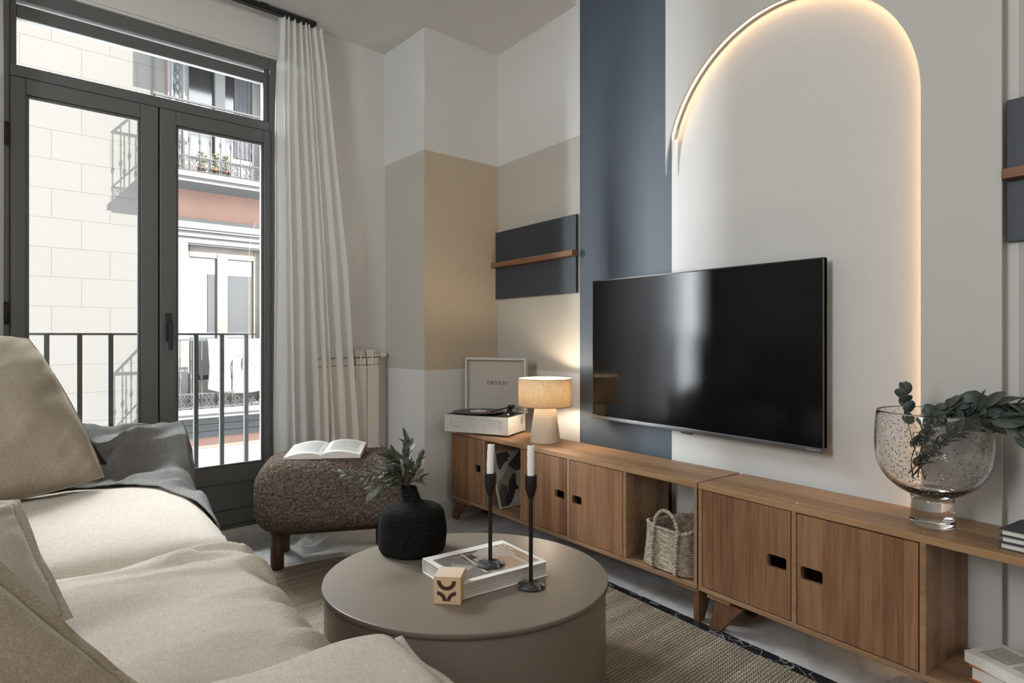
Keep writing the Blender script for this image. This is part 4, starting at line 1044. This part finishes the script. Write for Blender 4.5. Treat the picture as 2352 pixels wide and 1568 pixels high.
for sgn, X in ((1, -bx),):
    mb = MB(); y0, y1 = .062-.01, -.060-.01
    arc_ = [(X*.93, (y0+y1)/2+(y0-y1)/2*math.cos(PI*i/20), bh-.008+.085*math.sin(PI*i/20)) for i in range(21)]
    rope(mb, [(X*1.07, y0, .008), (X*1.05, y0, .06), (X*1.0, y0, .12), (X*.95, y0, bh-.01)]+arc_+[(X*.95, y1, bh-.01), (X*1.0, y1, .12), (X*1.05, y1, .06), (X*1.07, y1, .008)], .0078); mb.build('handle', M['wicker_a'], bk, True)
mb = MB(); X = bx; arc_ = [(X*.90, .055*math.cos(PI*i/20)-.01, bh-.008+.05*math.sin(PI*i/20)) for i in range(21)]; rope(mb, arc_, .007); mb.build('handle', M['wicker_a'], bk, True)

# ================================================================== COFFEE TABLE THINGS
TZ = .3305
# black cord vase
vs_ = thing('vase', 'squat black coiled cord vase with a leaning narrow neck on the coffee table', 'vase', (1.017, 2.055, TZ))
key = [(0, .095), (.006, .112), (.02, .119), (.06, .1215), (.10, .119), (.135, .113), (.150, .104), (.160, .088), (.166, .066), (.171, .046), (.178, .036), (.190, .033), (.21, .0295), (.228, .0275)]
def rad_at(z):
    for a, b_ in zip(key, key[1:]):
        if z <= b_[0]: return a[1]+(b_[1]-a[1])*(z-a[0])/(b_[0]-a[0])
    return key[-1][1]
mb = MB(); NZ, NA = 230, 72
def vf(u, t):
    z = .228*t; a = 2*PI*u; r_ = rad_at(z)+.0012*math.sin(2*PI*(z/.0068)+a)+.0022*noise.noise(Vector((math.cos(a)*1.5, math.sin(a)*1.5, z*18)))
    k = max(0, (z-.165)/.063); return (r_*math.cos(a)-.016*k*.8163*1.0, r_*math.sin(a)+.016*k*.5776, z)
mb.grid(vf, NA, NZ, closeu=True); mb.f.append(tuple(range(NA-1, -1, -1))); mb.m.append(0); mb.build('coiled_body', M['cord'], vs_, True)
mb = MB(); mb.lathe([(.0265, .222), (.0265, .2275), (.022, .2275), (.022, .19), (.02, .18)], 24, (-.013, .0092, 0), caps=False); mb.build('inner_neck', M['cord'], vs_, True)
Lv, Fv = Vector((-.8163, .5776, 0)), Vector((.5776, .8163, 0))
def leafmesh(mb, base, d, up, L, W, shape='lance', curl=.12, fold=.18):
    d = d.normalized(); side = d.cross(up)
    if side.length < 1e-3: side = d.orthogonal()
    side.normalize(); nrm = side.cross(d).normalized(); n_ = 7; vs = []
    for i in range(n_+1):
        f = i/n_
        w = (math.sin(PI*f**.85)**.8 if shape == 'lance' else math.sin(PI*min(1, f*.93+.03))**.5)*W/2
        if i == n_: w = W*.03
        if i == 0: w = W*.05
        c = base+d*L*f-nrm*curl*L*f*f
        vs += [c-side*w+nrm*fold*w, c, c+side*w+nrm*fold*w]
    fs = []
    for i in range(n_):
        o = 3*i; fs += [(o, o+1, o+4, o+3), (o+1, o+2, o+5, o+4)]
    mb.add(vs, fs)
def branch(name, label, origin, pts, nleaf, L, W, mat, seed, start=.25, shape='lance', spread=.9, r0=.0016, group=None, cat='branch'):
    o = thing(name, label, cat, tuple(origin), 0, group); rnd = random.Random(seed); P = [Vector(p)-Vector(origin) for p in pts]
    def at(f):
        f = min(.9999, max(0, f))*(len(P)-1); i = int(f); q = f-i
        p0, p1, p2, p3 = P[max(i-1, 0)], P[i], P[i+1], P[min(i+2, len(P)-1)]
        return .5*((2*p1)+(-p0+p2)*q+(2*p0-5*p1+4*p2-p3)*q*q+(-p0+3*p1-3*p2+p3)*q**3)
    mb = MB(); k = 24; mb.tube([at(i/k) for i in range(k+1)], r0, 6, rad=[r0*(1-.6*i/k) for i in range(k+1)]); mb.build('stem', M['twig'], o, True)
    mb = MB()
    for i in range(nleaf):
        f = start+(1-start)*(i+.5)/nleaf; p = at(f); t = (at(f+.02)-at(f-.02)).normalized(); a = rnd.uniform(0, 2*PI) if shape != 'lance' else (i % 2)*PI+rnd.uniform(-.7, .7)
        s1 = t.orthogonal().normalized(); s2 = t.cross(s1); out = s1*math.cos(a)+s2*math.sin(a); sp = spread*rnd.uniform(.7, 1.2)
        if f > .95: sp *= .3
        d = t+out*sp; up = Vector((rnd.uniform(-.5, .5), rnd.uniform(-.5, .5), 1))+out*.2
        l_ = L*rnd.uniform(.75, 1.15); leafmesh(mb, p, d, up, l_, W*rnd.uniform(.8, 1.15), shape, rnd.uniform(-.05, .25))
    leafmesh(mb, at(.995), (at(1)-at(.95)), Vector((.3, .2, 1)), L, W, shape)
    lo_ = mb.build('leaves', mat, o, True); lo_.modifiers.new('solid', 'SOLIDIFY').thickness = .0006; return o
nk = Vector((1.017-.011, 2.055+.007, TZ+.20))
def vp(l_, up, f=0): return Vector((1.006, 2.063, TZ+.228))+Lv*l_+Fv*f+Vector((0, 0, up))
og = 'olive branches in the black vase'
branch('olive_branch', 'tallest olive branch rising from the black vase', nk, [nk, vp(.002, .02), vp(.005, .08, .01), vp(.012, .155, .02)], 24, .056, .023, M['leaf_o'], 1, .28, group=og)
branch('olive_branch', 'upright olive branch leaning left in the black vase', nk, [nk, vp(.008, .02), vp(.035, .08), vp(.06, .11, -.02)], 24, .058, .024, M['leaf_o'], 2, .25, group=og)
branch('olive_branch', 'long olive branch trailing far left over the footstool', nk, [nk, vp(.02, .015), vp(.09, .045, -.02), vp(.16, .04, -.03), vp(.235, .055, -.04)], 26, .044, .019, M['leaf_o'], 3, .2, group=og)
branch('olive_branch', 'olive branch drooping low at the left of the black vase', nk, [nk, vp(.02, .01, -.01), vp(.07, .03, -.04), vp(.125, -.005, -.06)], 22, .058, .024, M['leaf_o'], 4, .2, group=og)
branch('olive_branch', 'short olive branch leaning right in the black vase', nk, [nk, vp(-.003, .02), vp(-.022, .06, .01), vp(-.035, .095, .01)], 13, .044, .019, M['leaf_o'], 5, .25, group=og)
branch('olive_branch', 'lowest short olive sprig bending over the right of the vase rim', nk, [nk, vp(-.008, .012, -.008), vp(-.03, .03, -.015), vp(-.043, .033, -.02)], 7, .044, .019, M['leaf_o'], 6, .3, group=og)
branch('olive_branch', 'middle bushy olive branch in front in the black vase', nk, [nk, vp(.012, .015, -.012), vp(.035, .05, -.035), vp(.05, .06, -.05)], 26, .060, .026, M['leaf_o'], 7, .22, group=og)

# big book
BZ = TZ+.047
bb_ = thing('coffee_table_book', 'thick white hardback book with a house photo cover on the coffee table', 'book', (1.105, 1.712, TZ), R(0))
x0, x1, y0, y1 = -.158, .156, -.128, .130
MB().box(x0, x1, y0, y1, BZ-TZ-.0035, BZ-TZ-.0005).build('cover', M['paper'], bb_, bevel=.0008); MB().box(x0, x1, y0, y1, 0, .003).build('back_cover', M['paper'], bb_, bevel=.0008)
MB().box(x0, x1, y1-.004, y1, .003, BZ-TZ-.0035).build('spine', M['paper'], bb_)
m, n, l, b = nmat('page_edges'); M['pages'] = m; b.inputs['Roughness'].default_value = .85; sx = n.new('ShaderNodeSeparateXYZ'); t = n.new('ShaderNodeTexCoord'); l.new(t.outputs['Object'], sx.inputs[0])
wn = n.new('ShaderNodeTexWhiteNoise'); wn.noise_dimensions = '1D'; l.new(mth(n, l, 'FLOOR', mth(n, l, 'DIVIDE', sx.outputs[2], .0012)), wn.inputs['W']); l.new(ramp(n, l, wn.outputs['Value'], (.36, .34, .30, 1), (.62, .60, .55, 1), 0, 1), b.inputs['Base Color'])
MB().box(x0+.005, x1-.005, y0+.005, y1-.004, .003, BZ-TZ-.0035).build('pages', M['pages'], bb_)
ct_z = BZ-TZ-.0004
cov = [('photo_ground', (.24, .215, .185, 1), [(-.140, -.108), (.140, -.108), (.140, .095), (-.140, .095)]),
       ('photo_wall', (.46, .40, .33, 1), [(-.04, -.105), (.135, -.105), (.135, .085), (.03, .09), (-.03, .05)]),
       ('photo_terrace', (.17, .155, .14, 1), [(-.135, -.10), (-.04, -.10), (-.03, .03), (-.10, .085), (-.135, .085)]),
       ('photo_roof', (.36, .24, .16, 1), [(.10, -.10), (.136, -.10), (.136, .088), (.10, .088)]),
       ('photo_vault', (.38, .25, .17, 1), [(.02, -.10), (.09, -.10), (.085, -.02), (.05, .0), (.03, -.03)]),
       ('photo_doorway', (.07, .06, .05, 1), [(-.05, .02), (-.01, .03), (-.012, .065), (-.055, .06)]),
       ('photo_awning', (.10, .08, .07, 1), [(-.115, .088), (-.10, .092), (.02, .088), (.02, .08)]),
       ('photo_pool', (.33, .31, .28, 1), [(-.13, -.02), (-.09, -.05), (-.06, -.03), (-.11, .03)]),
       ('photo_beam', (.62, .58, .50, 1), [(-.06, -.095), (-.052, -.095), (-.035, .085), (-.043, .085)])]
for i, (nm, c, pts) in enumerate(cov):
    zz = ct_z+.00015*(i+1); mb = MB(); mb.prism(pts, zz-.0001, zz); mb.build(nm, plain(nm, c, .45, .12, 30), bb_)
for i, (tx_, sz, xx, yy) in enumerate((('The New', .017, .124, .082), ('Mediterranean', .017, .107, .082))):
    text_mb(tx_, sz, lambda x, y, d: (xx+y, yy-x, ct_z+.0018+d), .0003, align='LEFT').build('title_lettering', M['ivory'], bb_)
text_mb('gestalten', .006, lambda x, y, d: (-.150+y, .115-x, ct_z+.0003+d), .0002, align='LEFT').build('publisher_lettering', M['black'], bb_)
# candle holders and candles
def candle_holder(label, x, y, z, top, ctop, clabel, lean=0):
    o = thing('candle_holder', label, 'candle holder', (x, y, z), 0, 'slim iron candle holders'); H = top-z
    mb = MB(); mb.lathe([(.042, 0), (.044, .003), (.042, .006), (.030, .009), (.012, .012), (.007, .016)], 48); mb.build('foot', M['ironwax'], o, True)
    mb = MB(); prof = [(.0068, .013)]; k = 30
    for i in range(1, k): prof.append((.0062+.0006*noise.noise(Vector((i*1.7, x*9, 0))), .013+(H-.072-.013)*i/k))
    mb.lathe(prof+[(.0070, H-.070)], 20); mb.build('stem', M['iron'], o, True)
    mb = MB(); mb.lathe([(.007, H-.072), (.010, H-.064), (.0155, H-.048), (.0182, H-.038), (.0185, H-.002), (.0178, H), (.0135, H), (.0132, H-.020), (.001, H-.022)], 32, caps=False); mb.build('cup', M['iron'], o, True)
    c = thing('candle', clabel, 'candle', (x, y, top-.019), 0, 'white dinner candles'); h = ctop-top+.019
    mb = MB(); pr = [(.0112+.0004*math.sin(i*1.3), h*i/14) for i in range(14)]+[(.0116, h-.003), (.0105, h), (.006, h-.003), (.001, h-.004)]
    mb.lathe(pr, 28); mb.v = [(a+.004*lean*(q/h)**2, b__, q) for a, b__, q in mb.v]; mb.build('wax_stick', M['ivory'], c, True)
    mb = MB(); mb.tube([(.004*lean, 0, h-.005), (.004*lean+.001, 0, h+.003), (.004*lean+.005, .001, h+.005)], .0009, 6); mb.build('wick', M['black'], c, True)
candle_holder('black iron candle holder standing on the white book', 1.0907, 1.660, BZ+.0018, .668, .757, 'white candle in the holder on the book, slightly bent', 1)
candle_holder('black iron candle holder standing directly on the coffee table', 1.1646, 1.546, TZ, .672, .762, 'white candle in the holder standing on the table', .2)
# engraved wooden block
wk = thing('wooden_block', 'pale beech cube with a burnt arc pattern on the coffee table', 'block', (.862, 1.607, TZ), R(-41.5)); S = .079
MB().box(0, S, 0, S, 0, S-.0006).build('cube', M['block'], wk, bevel=.0012); MB().box(.0008, S-.0008, .0008, S-.0008, S-.0008, S).build('end_grain', M['blocktop'], wk)
def ring(mb, cx_, cz_, ri, ro, a0, a1, n_=20):
    vs = []; 
    for i in range(n_+1):
        a = R(a0+(a1-a0)*i/n_)
        for rr in (ri, ro):
            for Y in (-.0003, .0003): vs.append((cx_+rr*math.cos(a), Y, cz_+rr*math.sin(a)))
    fs = []
    for i in range(n_): o = 4*i; p = o+4; fs += [(o, o+2, p+2, p), (o+1, p+1, p+3, o+3), (o+2, o+3, p+3, p+2), (o, p, p+1, o+1)]
    mb.add(vs, fs)
q = S/260*1.0; fz = S/247
mb = MB(); ring(mb, (330-207)*q, (1455-1243)*fz, 55*q, 92*q, 180, 360); mb.build('burnt_arc', M['burnt'], wk)
mb = MB(); ring(mb, (240-207)*q, (1455-1425)*fz, 55*q, 91*q, 0, 90); mb.build('burnt_arc', M['burnt'], wk)
mb = MB(); ring(mb, (422-207)*q, (1455-1425)*fz, 55*q, 91*q, 90, 180); mb.build('burnt_arc', M['burnt'], wk)

# ================================================================== OPEN BOOK ON THE FOOTSTOOL
obk = thing('open_book', 'open paperback book lying face up on the brown footstool', 'book', (.995, 2.965, .511), R(-30)); obk.rotation_euler = (R(7), 0, R(-30))
def page(sgn, lift, name, mat, z0, wv=.178, h=.205):
    mb = MB(); nu, nv = 16, 6; top = []; bot = []
    for j in range(nv+1):
        for i in range(nu+1):
            f = i/nu; x = sgn*wv*f; z = z0+lift*math.sin(PI*min(1, f*1.05))**.8*(1-.35*f)+.004*(1-f); top.append((x, h*j/nv, z)); bot.append((x, h*j/nv, z0*.25))
    vs = top+bot; K2 = len(top); fs = []
    for j in range(nv):
        for i in range(nu):
            a = j*(nu+1)+i; fs += [(a, a+1, a+nu+2, a+nu+1), (K2+a, K2+a+nu+1, K2+a+nu+2, K2+a+1)]
    for i in range(nu): a = i; c = nv*(nu+1)+i; fs += [(a, K2+a, K2+a+1, a+1), (c, c+1, K2+c+1, K2+c)]
    for j in range(nv): a = j*(nu+1)+nu; fs += [(a, K2+a, K2+a+nu+1, a+nu+1)]
    mb.add(vs, fs); return mb.build(name, mat, obk, False)
M['pages2'] = M['pages']
page(-1, .020, 'left_pages', M['paper'], .014); page(1, .018, 'right_pages', M['paper'], .022)
mb = MB(); mb.box(-.182, -.004, -.003, .208, .0, .0028); mb.box(.004, .182, -.003, .208, .0, .0028); mb.box(-.004, .004, -.003, .208, .0, .0035); mb.build('cover', plain('red_spine', (.22, .10, .06, 1), .6), obk)
m, n, l, b = nmat('printed_lines'); b.inputs['Roughness'].default_value = .8; b.inputs['Base Color'].default_value = (.30, .30, .31, 1); M['print'] = m
for sgn, lift, z0 in ((-1, .020, .014), (1, .018, .022)):
    mb = MB(); rnd = random.Random(4)
    for k in range(24):
        y = .024+k*.0068; f = .14
        while f < .86:
            wd = rnd.uniform(.03, .075); f1 = min(.87, f+wd)
            if k in (6, 15) and f > .5: break
            def zz(f): return z0+lift*math.sin(PI*min(1, f*1.05))**.8*(1-.35*f)+.004*(1-f)+.0006
            mb.add([(sgn*.178*f, y, zz(f)), (sgn*.178*f1, y, zz(f1)), (sgn*.178*f1, y+.0026, zz(f1)), (sgn*.178*f, y+.0026, zz(f))], [(0, 1, 2, 3)]); f = f1+.012
    mb.build('printed_text', M['print'], obk)

# ================================================================== GLASS VASE WITH EUCALYPTUS
gv = thing('glass_vase', 'large footed bubbled glass vase on the right sideboard', 'vase', (2.092, .806, .5407))
prof = [(.0, .086), (.050, .086), (.060, .090), (.090, .104), (.122, .132), (.143, .168), (.151, .215), (.151, .27), (.147, .315), (.1445, .334), (.1425, .336), (.1400, .334), (.1425, .312), (.1462, .27), (.146, .215), (.1380, .172), (.117, .138), (.086, .112), (.05, .101), (.0, .100)]
mb = MB(); n_ = 96; mb.lathe([(max(r_, .0006), z) for r_, z in prof], n_); gb = mb.build('bowl', M['bglass'], gv, True); gb.modifiers.new('sub', 'SUBSURF').render_levels = 1
mb = MB(); mb.lathe([(.054, 0), (.0575, .003), (.0575, .012), (.0545, .03), (.0535, .07), (.056, .0853), (.001, .0855)], 64); mb.build('foot', M['cglass'], gv, True)
g0 = Vector((2.092, .806, .5407))
def gp(r_, up, f=0): return g0+Vector((.8163, -.5776, 0))*r_+Vector((.5776, .8163, 0))*f+Vector((0, 0, up))
eg = 'eucalyptus branches in the glass vase'
branch('eucalyptus_branch', 'small eucalyptus sprig standing up at the left of the glass vase', gp(-.02, .13), [gp(-.02, .13), gp(-.05, .22), gp(-.075, .32), gp(-.078, .385)], 7, .040, .034, M['leaf_e'], 11, .55, 'round', .8, .0018, eg)
branch('eucalyptus_branch', 'eucalyptus branch leaning right and out past the photo edge', gp(-.05, .15, .01), [gp(-.05, .15), gp(.02, .25, -.02), gp(.10, .345, -.06), gp(.20, .375, -.14), gp(.30, .36, -.22)], 30, .070, .064, M['leaf_e'], 12, .30, 'round', .9, .0025, eg)
branch('eucalyptus_branch', 'lower eucalyptus branch drooping over the right rim of the glass vase', gp(-.06, .14, -.01), [gp(-.06, .14), gp(.0, .24, -.04), (gp(.09, .325, -.09)), gp(.17, .300, -.15), gp(.25, .235, -.20)], 30, .072, .068, M['leaf_e'], 13, .32, 'round', .9, .0025, eg)
branch('eucalyptus_branch', 'short eucalyptus branch lying along the glass vase rim', gp(-.03, .13, .02), [gp(-.03, .13, .02), gp(-.03, .24, .0), gp(-.01, .325, -.01), gp(.05, .352, -.03)], 14, .046, .042, M['leaf_e'], 14, .45, 'round', .9, .002, eg)
branch('eucalyptus_branch', 'eucalyptus branch packed inside the right half of the glass vase', gp(-.07, .15, 0), [gp(-.07, .15), gp(-.02, .2, 0), gp(.05, .255, 0), gp(.10, .30, -.02)], 24, .05, .045, M['leaf_e'], 15, .15, 'round', .7, .002, eg)
branch('eucalyptus_branch', 'eucalyptus branch packed against the left inside of the glass vase', gp(-.05, .13, 0), [gp(-.05, .13, .01), gp(-.06, .2, .0), gp(-.03, .27, -.01), gp(.0, .31, -.03)], 16, .048, .044, M['leaf_e'], 16, .45, 'round', .7, .002, eg)
for i, (a, c) in enumerate((((-.095, .21), (-.045, .29)), ((-.06, .16), (-.02, .30)), ((-.04, .125), (-.03, .26)))):
    pass

# ================================================================== BOOKS AND BOWL AT THE RIGHT END
lab = ['bottom one of three dark hardbacks stacked on the sideboard by the right edge', 'middle one of three dark hardbacks stacked on the sideboard by the right edge', 'top one of three dark hardbacks stacked on the sideboard by the right edge']
z = .5410
for i in range(3):
    t_ = .0165; o = thing('hardback_book', lab[i], 'book', (2.005+.003*i, .617-.002*(i % 2), z), R([-1, 1.5, -2][i]), 'dark hardbacks on the sideboard')
    MB().box(0, .15, -.215, 0, 0, .0022).build('cover', M['darkcover'], o); MB().box(0, .15, -.215, 0, t_-.0022, t_).build('cover', M['darkcover'], o)
    MB().box(.147, .15, -.215, 0, .0022, t_-.0022).build('spine', M['darkcover'], o); MB().box(.005, .147, -.210, -.005, .0022, t_-.0022).build('pages', M['paper'], o); z += t_+.0003
sb_ = thing('stoneware_bowl', 'grey stoneware bowl with a raw tan rim cut off by the right photo edge', 'bowl', (2.065, .478, z+.0003))
mb = MB(); pr = [(.030, 0), (.035, .002), (.060, .018), (.082, .045), (.092, .078), (.088, .078), (.078, .047), (.055, .022), (.001, .008)]; mb.lathe(pr, 48); mb.build('bowl_body', M['stonebowl'], sb_, True)
MB().tube([(.090*math.cos(2*PI*i/48), .090*math.sin(2*PI*i/48), .078) for i in range(48)], .0028, 8, closed=True).build('raw_rim', M['rim'], sb_, True)
o = thing('hardback_book', 'orange hardback book lying in the open compartment at the lower right', 'book', (2.035, .694, .1525), R(-8))
MB().box(0, .13, -.30, 0, 0, .003).build('cover', M['orange'], o); MB().box(0, .13, -.30, 0, .037, .040).build('cover', M['orange'], o); MB().box(.127, .13, -.30, 0, .003, .037).build('spine', M['orange'], o); MB().box(.006, .127, -.295, -.006, .003, .037).build('pages', M['paper'], o)
o = thing('paperback_book', 'thick pale paperback with printed text lying on the orange book', 'book', (2.046, .708, .1930), R(-20))
MB().box(0, .135, -.22, 0, 0, .030).build('pages', M['paper'], o, bevel=.0006); MB().box(-.0006, .1356, -.2206, .0006, .030, .0306).build('cover', M['paper'], o)
mb = MB(); rnd = random.Random(8)
for k in range(30):
    y = -.022-k*.0060
    if k in (13, 14): continue
    x = .030
    while x < .112: w_ = rnd.uniform(.004, .012); mb.box(x, min(.114, x+w_), y, y+.0022, .0306, .0308); x += w_+.0022
mb.build('printed_text', M['black'], o)
